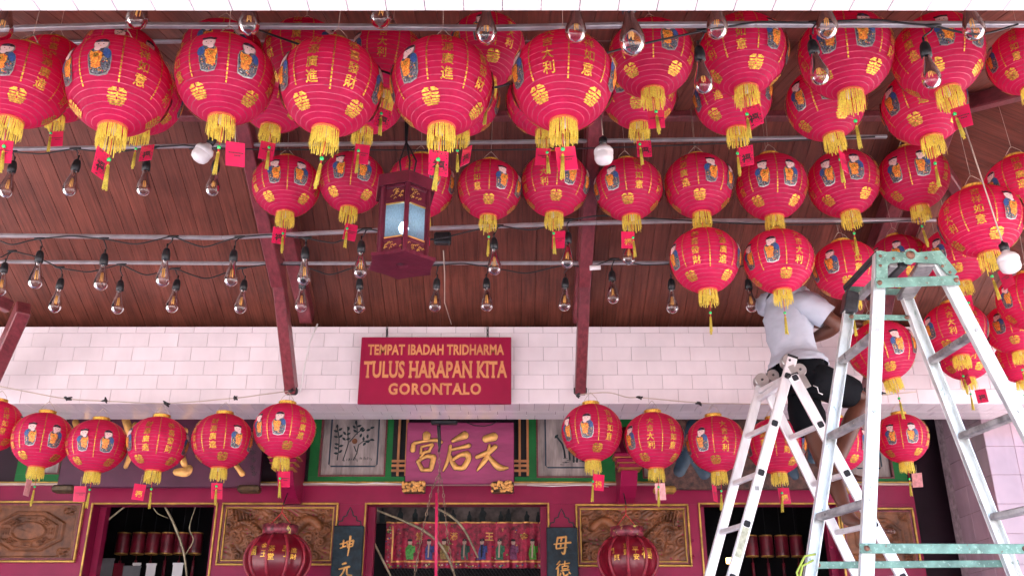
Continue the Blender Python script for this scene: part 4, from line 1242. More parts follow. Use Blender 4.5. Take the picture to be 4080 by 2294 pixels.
m = MB(); m.lathe([(.25, Z0T - .02), (.285, Z0T - .015), (.295, Z0T + .03), (.285, Z0T + .085), (.30, Z0T + .10), (.285, Z0T + .115), (.24, Z0T + .115)], 32); TRING = m.mesh('top_ring', M['gold'])
m = MB()
for s_ in (-1, 1): m.tube([(s_ * .27, 0, Z0T + .08), (s_ * .2, 0, Z0T + .25), (s_ * .05, 0, Z0T + .42), (0, 0, Z0T + .46)], .010, 5)
WIRE = m.mesh('hanging_wire', M['wire'])
m = MB(); m.lathe([(.001, -1.12), (.05, -1.12), (.06, -1.05), (.045, -.9), (.02, -.82), (.02, .5)], 10); CLIP = m.mesh('lamp_holder', M['white'])
m = MB(); m.lathe([(.001, -.05), (.030, -.035), (.045, 0), (.030, .035), (.001, .05)], 12); BEAD = m.mesh('bead', M['bead'])
def tassel_mesh(seed):
    r9 = random.Random(seed); m = MB()
    m.tube([(0, 0, .75), (0, 0, .02)], .008, 4, 1)
    m.tube([(0, 0, -.04), (0, 0, -.10)], .018, 6, 1)
    m.lathe([(.012, -.10), (.030, -.13), (.026, -.20)], 8)
    for i in range(14):
        t = 2 * math.pi * i / 14; L = .44 + r9.uniform(-.06, .06); r0 = .022; r1 = .030 + r9.uniform(-.012, .014)
        m.tube([(r0 * math.cos(t), r0 * math.sin(t), -.16), (r1 * math.cos(t), r1 * math.sin(t), -.16 - L)], .010, 3)
    return m.mesh('tassel', [M['fringe'], M['redcord']])
TASSEL = [tassel_mesh(i) for i in range(3)]
def card_mesh(kind):
    m = MB(); m.box((0, 0, 0), (.38, .012, .54), 0, None, .004)
    m.tube([(0, 0, .27), (.0, .01, .6)], .006, 4, 1)
    return m.mesh('card', [M[kind], M['wire']])
CARD, CARDP = card_mesh('card'), card_mesh('cardpale')
def print_fu(mt, sc, frame):
    m = MB(); put_text(m, '福', lambda x, z, d: Vector((x, -.008, z)), .0, -.06, None, sc, .025)
    if frame:
        r9 = random.Random(2)
        for k in range(22):
            x, z = (r9.choice((-1, 1)) * r9.uniform(.13, .165), r9.uniform(-.25, .25)) if k % 2 else (r9.uniform(-.16, .16), r9.choice((-1, 1)) * r9.uniform(.20, .245))
            m.poly([Vector((x + .016 * math.cos(i * 1.2566), -.0078, z + .016 * math.sin(i * 1.2566))) for i in range(5)])
    return m.mesh('printed_character', M[mt])
FU_B, FU_G = print_fu('ink', .24, True), print_fu('gold', .22, False)
def print_name():
    m = MB(); r9 = random.Random(6)
    for (z, x0, x1) in ((.03, -.13, .14), (-.03, -.02, .10)):
        x = x0
        while x < x1:
            w = r9.uniform(.014, .03); h = r9.uniform(.010, .017)
            m.poly([(x, -.008, z - h), (x + w, -.008, z - h), (x + w, -.008, z + h), (x, -.008, z + h)]); x += w + .008
    return m.mesh('printed_name', M['ink'])
NAME = print_name()

V1 = ['girl', 'boy', '財源廣進', '恭喜發財', 'girl', 'boy', '大吉大利', '吉祥如意']
V2 = ['girl', 'boy', '恭喜發財', '財源廣進', 'girl', 'boy', '吉祥如意', '大吉大利']
rl = random.Random(21)
n_l = [0]
LANTERNS = []
def lantern(u, v, w, Y, face, var, card, label, group, tassel=True, wire=True, up=None, tilt=None):
    """paper lantern centred where (u, v) is sighted at distance Y, w wide"""
    c = q(u, v, Y); s = w * K * zdepth(c) / F_PX / 2 / math.sqrt(1 + ((u * K - 2040) / F_PX) ** 2 * .6)
    n_l[0] += 1; i = n_l[0]
    t = thing('paper_lantern', c, label, 'lantern', group)
    t.scale = (s, s, s * rl.uniform(.96, 1.04))
    tl = tilt or (rl.uniform(-.06, .06), rl.uniform(-.06, .06))
    t.rotation_euler = (tl[0], tl[1], -math.atan2(c.x, c.y))
    seq = V1 if var == 1 else V2
    child('fabric_shade', BODY[i % 7], t, (0, 0, 0), (0, 0, R(45) * (i % 8)))
    child('top_ring', TRING, t); child('bottom_ring', BRING, t)
    child('fringe', FRINGE[i % 4], t, (0, 0, 0), (0, 0, rl.uniform(0, 6)))
    child('lamp_holder', CLIP, t, (rl.uniform(-.04, .04), rl.uniform(-.04, .04), 0))
    rot = lambda k: (0, 0, R(45) * (k - face))
    for k in range(8):
        if seq[k] in ('girl', 'boy'): child(seq[k] + '_print', GIRL if seq[k] == 'girl' else BOY, t, (0, 0, 0), rot(k))
        else: child('gold_lettering', LET[seq[k]], t, (0, 0, 0), rot(k))
        if k % 2: child('gold_medallion', MEDAL, t, (0, 0, 0), rot(k + .5))
    child('gold_stripes', STRIPES, t, (0, 0, 0), rot(0))['kind'] = 'stuff'
    if wire: child('hanging_wire', WIRE, t, (0, 0, 0), (0, 0, rl.uniform(-.6, .6)))
    if tassel:
        ta = child('tassel', TASSEL[i % 3], t, (rl.uniform(-.06, .06), -.05, -1.66 + rl.uniform(-.06, .06)), (rl.uniform(-.06, .06), rl.uniform(-.10, .10), 0))
        child('bead', BEAD, ta)
    if card:
        kd, dx, yaw = card
        cd = child('card', CARDP if kd == 'p' else CARD, t, (dx, 0.02, -1.74 + rl.uniform(-.05, .04)), (rl.uniform(-.12, .12), rl.uniform(-.12, .12), yaw))
        if kd == 'f': child('printed_character', FU_B, cd)
        elif kd == 'g': child('printed_character', FU_G, cd)
        elif kd == 'n': child('printed_name', NAME, cd)
    LANTERNS.append((t, c, s))
    return t

gA = 'big lanterns of the nearest row'; gB = 'lanterns of the second row under the rod'; gC = 'lanterns of the third row'
gD = 'lanterns of the middle row'; gE = 'lanterns of the short row by the ladder'; gF = 'lanterns crowded at the right edge'; gG = 'lanterns strung before the tiled lintel'
spA = [(52, 203, 250, 1.5, 1, ('n', 0, -.3)), (300, 207, 268, 5.55, 2, ('f', -.12, .9)), (566, 190, 250, .5, 1, ('n', .32, .1)), (833, 208, 256, 2.5, 1, None), (1112, 207, 254, 1.9, 1, ('f', -.05, .15)), (1416, 195, 258, 6.35, 1, ('n', .05, .05))]
for k, (u, v, w, f, va, cd) in enumerate(spA):
    lantern(u, v + 5, w, 2.74, f, va, cd, '%s of six big round red lanterns in the nearest row, counted from the left' % ORD[k], gA)
spB = [(130, 178, 200, 3.1, 1, None), (305, 152, 205, .2, 1, None), (560, 140, 206, .6, 2, None), (765, 143, 206, 3.3, 2, None), (976, 152, 196, 6.2, 1, ('f', .05, .3)), (1225, 122, 192, 5.2, 1, None),
       (1637, 143, 214, .4, 1, ('n', .05, .05)), (1868, 132, 222, 7.0, 1, ('f', .1, -.15)), (2126, 133, 238, .4, 2, None), (2357, 137, 234, 3.7, 2, ('n', .12, -.1)), (2575, 150, 186, 6.2, 2, None)]
for k, (u, v, w, f, va, cd) in enumerate(spB):
    lantern(u, v, w, 3.06, f, va, cd, '%s round red lantern from the left in the second row, high under the metal rod' % ORD[k], gB, tassel=(u > 900))
spC = [(150, 225, 180, 1.4, 2, ('n', .1, -.4)), (362, 250, 190, 2.2, 1, ('f', .25, -.6)), (695, 240, 190, 6.4, 1, ('n', 0, 0)), (925, 240, 190, .4, 1, ('n', .05, 0)), (1160, 250, 190, 3.2, 2, ('f', .2, -.9)), (1368, 250, 190, 4.1, 1, ('n', -.1, 0)),
       (1608, 235, 188, 5.6, 2, ('f', .12, .1)), (1842, 243, 196, 2.5, 1, ('f', .15, -.3)), (2076, 255, 200, .9, 1, ('n', .1, 1.2)), (2322, 263, 210, 2.0, 1, None)]
for k, (u, v, w, f, va, cd) in enumerate(spC):
    lantern(u, v, w, 3.62, f, va, cd, '%s round red lantern from the left in the third row, half hidden behind nearer ones' % ORD[k], gC)
spD = [(720, 465, 170, .5, 1, ('f', -.15, .1)), (886, 456, 164, .55, 2, ('n', .12, .1)), (1060, 463, 166, 3.5, 2, ('n', .05, 0)), (1231, 473, 160, 7.5, 1, None), (1396, 460, 170, 7.4, 2, ('n', .15, -.2)), (1580, 472, 172, 5.6, 2, ('g', -.15, .1)),
       (1757, 463, 173, 3.5, 2, None), (1940, 465, 178, .25, 1, ('f', .2, -.7)), (2120, 457, 182, .5, 2, None), (2296, 443, 178, .6, 1, None), (2570, 465, 190, 2.0, 1, None), (2466, 551, 210, 7.0, 1, ('n', .25, -.8))]
for k, (u, v, w, f, va, cd) in enumerate(spD):
    lb = '%s round red lantern from the left in the long middle row below the ridge' % ORD[k]
    if k == 10: lb = 'round red lantern cut by the right edge, above the white globe bulb'
    if k == 11: lb = 'round red lantern lettered in gold directly beside the white globe bulb at the right'
    lantern(u, v, w, 4.5 if k < 10 else 4.3, f, va, cd, lb, gD)
spE = [(1772, 650, 175, 2.3, 2, None, 4.6), (1958, 652, 175, 5.2, 1, None, 4.6), (2126, 674, 168, 5.5, 2, None, 4.75), (2262, 655, 150, 1.0, 1, None, 5.1), (2402, 640, 168, 5.6, 1, ('g', -.05, -.1), 4.9)]
lbE = ['round red lantern left of the one over the man, lettered in gold', 'round red lantern hanging right above the shoulders of the man on the ladder', 'round red lantern behind the dark top edge of the big step ladder',
       'small round red lantern seen through the green top of the big step ladder', 'round red lantern just right of the green top of the big step ladder']
for (u, v, w, f, va, cd, Y), lb in zip(spE, lbE): lantern(u, v, w, Y, f, va, cd, lb, gE)
spF = [(2592, 752, 172, .9, 1, None, 4.9), (2401, 826, 160, 6.1, 1, ('n', 0, -.9), 5.2), (2424, 890, 140, 6.6, 2, ('f', .35, .1), 5.55), (2548, 822, 146, 1.6, 1, None, 5.3), (2560, 905, 120, 3.0, 2, None, 5.7)]
lbF = ['round red lantern at the right edge with a boy print, above the tiled lintel', 'round red lantern hanging between the two right rails of the big step ladder', 'smaller round red lantern partly under another one, right of the ladder rungs',
       'round red lantern at the right edge overlapping the rail of the ladder', 'lowest round red lantern at the right edge before the white tiles']
for (u, v, w, f, va, cd, Y), lb in zip(spF, lbF): lantern(u, v, w, Y, f, va, cd, lb, gF)
lantern(2216, 877, 168, 5.35, 7.4, 2, None, 'tilted round red lantern held by the man, seen through the big ladder', gF, tilt=(.10, -.16))
spG = [(-12, 1066, 140, 6.6, 1), (107, 1101, 154, .5, 1), (245, 1116, 153, .62, 1), (397, 1111, 153, 2.5, 1), (559, 1103, 152, 3.4, 2), (716, 1078, 154, 1.25, 1), (1488, 1082, 150, 5.2, 2), (1645, 1102, 150, 6.15, 1), (1800, 1111, 148, 5.6, 1), (1951, 1116, 150, 2.5, 1), (2108, 1112, 146, 2.6, 1), (2268, 1097, 136, .5, 1)]
cdG = [None, ('p', -.15, 1.1), ('n', -.3, .1), ('g', -.35, .1), ('n', 0, .3), ('n', .15, 0), ('g', .15, .1), ('p', .1, .5), ('n', -.2, 1.2), ('g', .1, .3), None, ('p', .3, -.3)]
for k, (u, v, w, f, va) in enumerate(spG):
    lb = ('%s round red lantern from left in the row left of the hanging sign' % ORD[k]) if k < 6 else ('%s round red lantern from left in the row right of the hanging sign' % ORD[k - 6])
    lantern(u, v, w, 5.6, f, va, cdG[k], lb, gG, tilt=(rl.uniform(-.02, .02), rl.uniform(-.02, .02)))

# ================================================================== RODS, CABLES, BULBS
def rod(name, pts, w, label, mtl='rod'):
    m = MB()
    for a, b in zip(pts[:-1], pts[1:]): m.bar(a, b, w, w * .8, mi=0, ch=w * .12)
    return tag(m.build(name, M[mtl]), label, 'rod', 'metal rods carrying the lanterns')
Y1, Y2, Y3, Y4 = 2.85, 4.45, 4.72, 5.3
ROD1 = [(-40, 74), (320, 64), (640, 66), (1240, 71), (1560, 64), (1900, 62), (2620, 62)]
ROD2 = [(-20, 376), (620, 365), (1240, 358), (1700, 352), (2230, 344)]
ROD3 = [(-20, 592), (560, 598), (950, 579), (1500, 560), (1700, 556), (2370, 553)]
ROD4 = [(-20, 658), (560, 662), (1692, 661)]
rod('ceiling_rod', [q(u, v, Y1) for u, v in ROD1], .022, 'pale metal rod over the nearest big lanterns')
rod('ceiling_rod', [q(u, v, Y2) for u, v in ROD2], .022, 'pale metal rod over the long middle row of lanterns')
rod('ceiling_rod', [q(u, v, Y3) for u, v in ROD3], .024, 'pale metal rod passing behind the hexagonal lantern')
rod('ceiling_rod', [q(u, v, Y4) for u, v in ROD4], .022, 'lowest pale metal rod above the lowest bulb string')
rod('ceiling_rod', [q(u, v, 3.5) for u, v in ((-40, 112), (640, 100), (1400, 98), (2620, 95))], .022, 'thin metal rod glimpsed behind the second row of lanterns')
# hanger strings from each lantern up to the ceiling or the rod above
def ceil_z(y, x=0.0):
    z = lerp(RZ, EZ, (y - RY) / (EY - RY)) if y > RY else lerp(RZ, FZ, (RY - y) / (RY - FY))
    if x > HX1: z = min(z, lerp(RZ, EZ, (x - HX1) / (EX1 - HX1)))
    return z
ROWZ = {2.74: (Y1, ROD1), 4.5: (Y2, ROD2), 4.6: (Y3, ROD3)}
for (t, c, s) in LANTERNS:
    if abs(c.y - 5.6) < .01: continue
    top_ = c.z + s * (Z0T + .44); zc = ceil_z(c.y, c.x) - .02
    if top_ < zc:
        m = MB(); m.tube([(0, 0, (top_ - c.z) / s - .02), (0, 0, (zc - c.z) / s)], .006, 4)
        child('hanging_string', m.mesh('hanging_string', M['wire']), t)
# wire strings that carry the lowest row
def cable(name, pts, r_, mtl, label, cat='cable', group=None, knots=()):
    S = []
    for i in range(len(pts) - 1):
        p0, p1, p2, p3 = pts[max(i - 1, 0)], pts[i], pts[i + 1], pts[min(i + 2, len(pts) - 1)]
        for k in range(6):
            t = k / 6; S.append(.5 * ((2 * p1) + (p2 - p0) * t + (2 * p0 - 5 * p1 + 4 * p2 - p3) * t * t + (3 * p1 - p0 - 3 * p2 + p3) * t ** 3))
    S.append(pts[-1]); root = thing(name, pts[0], label, cat, group)
    m = MB(); m.tube(S, r_, 5); m.build('cable_run', M[mtl], root)
    for kp in knots:
        m = MB(); r9 = random.Random(int(kp.x * 1000))
        for _ in range(3):
            a = kp + Vector([r9.uniform(-.02, .02) for _ in range(3)]) * Vector((1, 0, 0)).x; b = kp + Vector((r9.uniform(-.03, .03), r9.uniform(-.01, .01), r9.uniform(-.015, .02)))
            m.tube([a, kp, b], [.004, .010, .004], 5)
        m.build('knot', M['black'], root)
    return root
cable('lantern_wire', [at(u, v, 5.62) for u, v in ((-60, 1530), (0, 1539), (119, 1562), (266, 1588), (420, 1597), (665, 1606), (938, 1585), (1040, 1572), (1162, 1556))], .0035, 'wire', 'beige wire carrying the lanterns left of the hanging sign', knots=[at(u, v, 5.61) for u, v in ((266, 1588), (420, 1594), (662, 1607), (935, 1584), (1160, 1556))])
cable('lantern_wire', [at(u, v, 5.62) for u, v in ((2300, 1572), (2420, 1563), (2500, 1582), (2560, 1584), (2780, 1604), (2900, 1607), (3150, 1608), (3400, 1585), (3650, 1560))], .0035, 'wire', 'beige wire carrying the lanterns right of the hanging sign', knots=[at(u, v, 5.61) for u, v in ((2300, 1576), (2552, 1583), (2785, 1604), (3512, 1565))])

# filament bulbs
GP = [(.0135, .0), (.0135, .012), (.017, .026), (.024, .050), (.0305, .075), (.0318, .090), (.028, .106), (.018, .117), (.007, .122), (.0005, .1235)]
m = MB(); m.lathe([(r_, -z) for r_, z in GP], 20); BULB = m.mesh('glass', M['glass'])
m = MB(); m.lathe([(.0005, .052), (.012, .050), (.016, .040), (.019, .02), (.018, -.004), (.012, -.006)], 14); m.tube([(0, 0, .05), (0, 0, .075)], .004, 5); SOCK = m.mesh('socket', M['black'])
m = MB()
for (x, y) in ((-.006, -.003), (.0, .006), (.006, -.003), (.0, -.006)): m.tube([(x * .7, y * .7, -.036), (x, y, -.078)], .0015, 4)
FILA = m.mesh('filament', M['filament'])
m = MB(); m.lathe([(.011, 0), (.006, -.012), (.004, -.034), (.007, -.036)], 8); STEM = m.mesh('glass_stem', M['glass'])
def bulb(p, label, group, s=1.0):
    s *= 1.2
    t = thing('filament_bulb', p, label, 'bulb', group); t.scale = (s, s, s)
    t.rotation_euler = (rl.uniform(-.07, .07), rl.uniform(-.09, .09), rl.uniform(0, 6))
    child('glass', BULB, t, (0, 0, .055)); child('socket', SOCK, t, (0, 0, .062)); child('filament', FILA, t, (0, 0, .055)); child('glass_stem', STEM, t, (0, 0, .055))
    return t
def bulb_string(pos, Y, rodpts, label, group, lab_b, drop=True, s=1.0, ext=None):
    """bulbs on drop cords from a cable that droops along a rod"""
    path = []; n = len(pos); cords = []
    def rod_at(u):
        for (u0, v0), (u1, v1) in zip(rodpts[:-1], rodpts[1:]):
            if u0 <= u <= u1: return v0 + (v1 - v0) * (u - u0) / (u1 - u0)
        return rodpts[0][1] if u < rodpts[0][0] else rodpts[-1][1]
    if ext: path.append(q(ext[0], rod_at(ext[0]), Y - .03))
    for k, (u, v) in enumerate(pos):
        p = q(u, v, Y); b = bulb(p, lab_b % ORD[k], group, s)
        uj = u + rl.uniform(2, 9); top_ = q(uj, rod_at(u) + rl.uniform(2, 16), Y - .02)
        sock = p + Vector((0, 0, .135 * s * 1.2))
        if top_.z < sock.z + .02: top_ = sock + Vector((.02, 0, .05))
        cm = MB(); cords.append(cm); cm.tube([sock, sock.lerp(top_, .5) + Vector((rl.uniform(-.012, .012), 0, 0)), top_], .0035, 5)
        cm.tube([top_ + Vector((-.03, 0, .004)), top_, top_ + Vector((.03, 0, .006))], [.004, .010, .004], 5)
        if path:
            a = path[-1]; mid = a.lerp(top_, .5); L = (top_ - a).length
            dz = rl.choice((-.16, -.10, -.06, .05)) * L
            path += [a.lerp(top_, .25) + Vector((0, 0, dz * .6)), mid + Vector((0, 0, dz)), a.lerp(top_, .8) + Vector((0, 0, dz * .35))]
        path.append(top_)
    if ext:
        e_ = q(ext[1], rod_at(ext[1]), Y - .03); a = path[-1]; path += [a.lerp(e_, .5) + Vector((0, 0, -.04)), e_]
    root = cable('string_light_cable', path, .0042, 'black', label)
    for cm in cords: cm.build('drop_cord', M['black'], root)
bulb_string([(627, 38), (1223, 62), (1448, 58), (1802, 48), (2077, 46), (2443, 50)], 2.5, [(-50, -6), (2620, -6)], 'black light cable tucked behind the front beam', 'bulbs peeping below the front beam', '%s clear bulb from the left peeping below the front beam', s=.92, ext=(-30, 2600))
bulb(q(1587, 78, 2.27), 'largest clear filament bulb, nearest below the front beam', 'bulbs peeping below the front beam')
for k, (u, v) in enumerate(((10, 50), (350, 24), (960, 22))): bulb(q(u, v, 2.6), 'clear bulb %s below the front beam' % ('cut by the left edge just', 'showing only its tip above the second big lantern', 'showing only its tip above the fourth big lantern')[k], 'bulbs peeping below the front beam', .95)
bulb_string([(1767, 190), (2057, 170), (2338, 178)], 2.8, ROD1, 'black light cable looped along the nearest rod', 'bulbs hanging before the second row of lanterns', '%s of three clear bulbs hanging in front of the second row of lanterns', s=.9, ext=(620, 2560))
bulb_string([(20, 462), (180, 458), (363, 458), (537, 458)], 4.4, ROD2, 'black light cable along the rod over the middle row', 'bulbs hanging from the second rod', '%s clear bulb from the left hanging below the second rod', ext=(-30, 2200))
bulb_string([(92, 690), (256, 695), (412, 684), (583, 685), (765, 681), (907, 664), (1243, 656), (1427, 640), (1581, 632)], 4.7, ROD3, 'black light cable along the rod behind the hexagonal lantern', 'bulbs hanging from the third rod', '%s clear bulb from the left on the string crossing the rod behind the hexagonal lantern', ext=(-30, 2330))
bulb_string([(4, 712), (142, 753), (298, 757), (436, 754), (607, 756), (758, 752), (904, 754), (1095, 752), (1224, 751), (1420, 750), (1541, 732), (1690, 755), (1888, 753)], 5.26, ROD4, 'black light cable along the lowest rod', 'bulbs of the lowest string', '%s clear bulb from the left on the lowest string below the plank ceiling', ext=(-30, 1960))

# white globe LED bulbs (switched off)
def globe(u, v, Y, lab, cord_to, tilt=0):
    p = q(u, v, Y); t = thing('globe_bulb', p, lab, 'bulb'); t.rotation_euler.y = tilt
    m = MB(); m.lathe([(.0005, -.062), (.022, -.060), (.040, -.050), (.047, -.032), (.047, -.006)], 24); child('diffuser', m.mesh('diffuser', M['white']), t)
    m = MB(); m.lathe([(.0455, -.006), (.049, -.004), (.049, .012), (.040, .026), (.020, .040), (.016, .052), (.005, .054)], 24); child('housing', m.mesh('housing', M['white']), t)
    m = MB(); m.lathe([(.014, .048), (.021, .052), (.021, .084), (.008, .092), (.004, .10)], 14); child('socket', m.mesh('socket', M['black']), t)
    m = MB(); m.tube([p + Vector((0, 0, .09)), q(*cord_to, Y)], .0035, 5); m.build('cord', M['wire'], t)
globe(512, 382, 4.2, 'white globe bulb left of the middle row of lanterns, partly behind a red card', (530, 330), .5)
globe(1518, 385, 4.1, 'white globe bulb hanging between the middle row lanterns under the right rafter', (1512, 290))
globe(2536, 655, 4.0, 'white globe bulb hanging at the right edge before the lanterns', (2435, 190), -.1)

# small fittings on the ceiling
m = MB(); m.box(q(1113, 600, 5.0), (.10, .05, .075), 0, None, .01)
o = tag(m.build('junction_box', M['black']), 'small black floodlight box under the planks right of the hexagonal lantern', 'box')
m = MB(); m.tube([q(1115, 630, 5.1), q(1118, 690, 5.3), q(1118, 760, 5.6), q(1135, 815, 6.0)], .0035, 5); tag(m.build('ceiling_cable', M['wire']), 'thin brown cable running down the planks behind the bulbs', 'cable')
m = MB(); a, b = q(1483, 674, 5.2), q(1510, 672, 5.2); m.tube([a, b], .016, 8); tag(m.build('lamp_tube', M['white']), 'short white lamp end beside the right rafter', 'lamp')

# ================================================================== HEXAGONAL WOODEN LANTERN
M['hexwood'] = mat('plum_lacquer', (.115, .014, .030), .35, var=.25, scale=10, coat=.25, bump=.05)
M['lampglow'] = mat('cool_lamp', (.9, .95, 1), .5, emit=((.62, .82, 1.0), 5))
pane = bpy.data.materials.new('frosted_pane'); pane.use_nodes = True
nt = pane.node_tree; N, L = nt.nodes, nt.links; N.remove(N['Principled BSDF'])
a_, b_, c_, g_ = N.new('ShaderNodeBsdfTransparent'), N.new('ShaderNodeBsdfTranslucent'), N.new('ShaderNodeMixShader'), N.new('ShaderNodeTexNoise')
a_.inputs[0].default_value = (.55, .62, .66, 1); b_.inputs[0].default_value = (.40, .50, .56, 1); g_.inputs['Scale'].default_value = 14
mr_ = N.new('ShaderNodeMapRange'); mr_.inputs['To Min'].default_value = .30; mr_.inputs['To Max'].default_value = .75
L.new(g_.outputs['Fac'], mr_.inputs['Value']); L.new(mr_.outputs[0], c_.inputs[0]); L.new(a_.outputs[0], c_.inputs[1]); L.new(b_.outputs[0], c_.inputs[2]); L.new(c_.outputs[0], N['Material Output'].inputs[0])
YH = 3.95
hc = q(1010, 668, YH)                              # centre of the base plate
t = thing('hexagonal_lantern', hc, 'hexagonal dark wooden lantern with lit frosted panes hanging in the middle', 'lantern')
HR = .118; HH = .37; PH = R(-78)
hx = lambda r_, k, z: hc + Vector((r_ * math.cos(PH + k * R(60)), r_ * math.sin(PH + k * R(60)), z))
m = MB()                                           # scalloped base plate with a hole
out = []
for k in range(6):
    for f in range(8):
        a, b = hx(.168, k, 0), hx(.168, k + 1, 0); p = a.lerp(b, f / 8); d = (p - hc); p = hc + d * (1 - .02 * (f % 2) - .05 * math.sin(math.pi * f / 8)); out.append(p)
inn = [hc + Vector((.028 * math.cos(PH + 2 * math.pi * i / len(out)), .028 * math.sin(PH + 2 * math.pi * i / len(out)), 0)) for i in range(len(out))]
n = len(out); up_ = Vector((0, 0, .016))
m.v += out + inn + [p + up_ for p in out] + [p + up_ for p in inn]
for i in range(n):
    j = (i + 1) % n
    m.face((i, n + i, n + j, j)); m.face((2 * n + i, 2 * n + j, 3 * n + j, 3 * n + i)); m.face((i, j, 2 * n + j, 2 * n + i)); m.face((n + i, 3 * n + i, 3 * n + j, n + j))
m.build('base_plate', M['hexwood'], t)
for k in range(6):
    m = MB(); m.bar(hx(HR, k, .016), hx(HR, k, HH), .022, .022, (hx(1, k, 0) - hc), 0, .003); m.build('post', M['hexwood'], t)
    a0, a1 = hx(HR * .99, k, 0), hx(HR * .99, k + 1, 0); dv = (a1 - a0).normalized(); nv = Vector((dv.y, -dv.x, 0)); 
    if nv.dot((a0 + a1) / 2 - hc) < 0: nv = -nv
    L_ = (a1 - a0).length
    P_ = lambda s_, z: a0 + dv * (L_ * s_) + Vector((0, 0, z))
    for zz, hh_, nm in ((.026, .018, 'rail'), (.088, .014, 'rail'), (.280, .014, 'rail'), (.360, .018, 'rail')):
        m = MB(); m.bar(P_(.1, zz), P_(.9, zz), .014, hh_, mi=0, ch=.002); m.build(nm, M['hexwood'], t)
    for z0_, z1_ in ((.036, .080), (.288, .350)):
        m = MB(); m.bar(P_(.12, (z0_ + z1_) / 2), P_(.88, (z0_ + z1_) / 2), .006, z1_ - z0_, mi=0)
        fp = m.build('fretwork', M['hexwood'], t); r9 = random.Random(k + int(z0_ * 100)); m = MB()
        for _ in range(13):
            s_, z = r9.uniform(.16, .84), r9.uniform(z0_ + .006, z1_ - .006); p = P_(s_, z) + nv * .005
            m.tube([p + dv * .006 * math.cos(i) + Vector((0, 0, .005 * math.sin(i * 1.3))) for i in range(5)], .0018, 4)
        m.build('gilt_scroll', M['goldtrim'], fp)
    m = MB(); m.bar(P_(.12, .098), P_(.88, .098), .016, .006); m.build('gold_sill', M['goldp'], t)
    m = MB(); m.bar(P_(.12, .270), P_(.88, .270), .014, .004); m.build('gold_sill', M['goldtrim'], t)
    m = MB(); m.poly([P_(.1, .095), P_(.9, .095), P_(.9, .275), P_(.1, .275)]); m.build('pane', pane, t)
    m = MB()                                       # flared roof board over each side
    r0, r1 = hx(HR * 1.02, k, HH), hx(HR * 1.02, k + 1, HH); s0, s1 = hx(.152, k, HH - .012), hx(.152, k + 1, HH - .012); t0_, t1_ = hx(.152, k, HH + .05), hx(.152, k + 1, HH + .05); ap = hx(.02, k, HH + .085), hx(.02, k + 1, HH + .085)
    m.poly([r0, s0, s1, r1]); m.poly([s0, t0_, t1_, s1]); m.poly([t0_, ap[0], ap[1], t1_]); m.build('roof_board', M['hexwood'], t)
m = MB(); bc = hc + Vector((0, 0, .19)); m.lathe([(.0005, -.026), (.016, -.020), (.024, 0), (.018, .018), (.010, .03), (.0005, .031)], 14, bc); m.build('lamp', M['lampglow'], t)
for dx in (-.010, .006, .016):
    m = MB(); tp = q(1022 + dx * 300, 300, YH); a = hc + Vector((dx * 2, 0, HH + .08)); m.tube([a, a.lerp(tp, .3) + Vector((dx * 1.5, 0, 0)), a.lerp(tp, .6) - Vector((dx, 0, 0)), tp, tp + Vector((0, 0, .25))], .0045, 5); m.build('hanging_cable', M['black'], t)

# ================================================================== BIG STEP LADDER (near)
M['alu'] = mat('worn_aluminium', (.80, .82, .81), .38, .6, var=.16, scale=9, stretch=(3, 3, 1), speck=[((.30, .40, .36), 26, .66), ((.60, .10, .10), 9, .74), ((.85, .85, .82), 30, .67)])
M['alu_rung'] = mat('scuffed_rung', (.42, .39, .38), .45, .55, var=.35, scale=14, bump=.1, speck=[((.72, .66, .52), 16, .63), ((.14, .12, .12), 20, .66)])
M['greenp'] = mat('chipped_green_paint', (.16, .30, .24), .55, .1, var=.3, scale=14, bump=.15, speck=[((.24, .38, .31), 70, .58), ((.16, .14, .10), 60, .66)])
M['rust'] = mat('rusty_bolt', (.25, .12, .08), .6, .5, var=.4, scale=40)
M['steel_dk'] = mat('dark_steel', (.07, .065, .07), .4, .6, var=.3, scale=20)
YN, YR = 3.0, 3.33
def on_line(a, b, z): return a + (b - a) * ((z - a.z) / (b.z - a.z))
R1 = (at(3506, 1100, YN), at(3457, 2294, YN)); R4 = (at(3775, 1100, YN), at(4085, 1690, YN))
R2 = (at(3392, 1150, YR), at(3222, 2294, YR)); R3 = (at(3590, 1150, YR), at(4035, 2294, YR))
lad = thing('step_ladder', (1.4, 3.16, 0), 'big paint-spattered aluminium step ladder with green top close at the right', 'ladder')
def rail(a, b, ztop, zbot, w, out, mtl, parent):
    m = MB(); m.channel(on_line(a, b, ztop), on_line(a, b, zbot), w, .024, .0035, out); return m.build('rail', M[mtl], parent)
ZT = at(3500, 1010, YN).z
floor_z = lambda y: .121 if y > 2.6 else .0
rA = rail(*R1, ZT, .124, .041, (0, -1, 0), 'alu', lad); rD = rail(*R4, ZT, .124, .041, (0, -1, 0), 'alu', lad)
rB = rail(*R2, ZT - .02, .124, .040, (0, 1, 0), 'alu', lad); rC = rail(*R3, ZT - .02, .124, .040, (0, 1, 0), 'alu', lad)
zs = [at(3470, v, YN).z for v in (1321, 1640, 1995)]
dz = (zs[0] - zs[2]) / 2
z = zs[0]
while z > .2:
    for (near, far) in ((R1, R2), (R4, R3)):
        a, b = on_line(*near, z), on_line(*far, z); a.y += .022; b.y -= .022
        m = MB(); m.bar(a, b, .034, .024, mi=0, ch=.005); m.build('rung', M['alu_rung'], lad)
        for e_ in (a, b):
            m = MB(); m.tube([e_ + Vector((0, -.028 if e_ is a else .02, .006)), e_ + Vector((0, -.02 if e_ is a else .028, .006))], .006, 8); m.build('rivet', M['tin'], lad)
    z -= dz
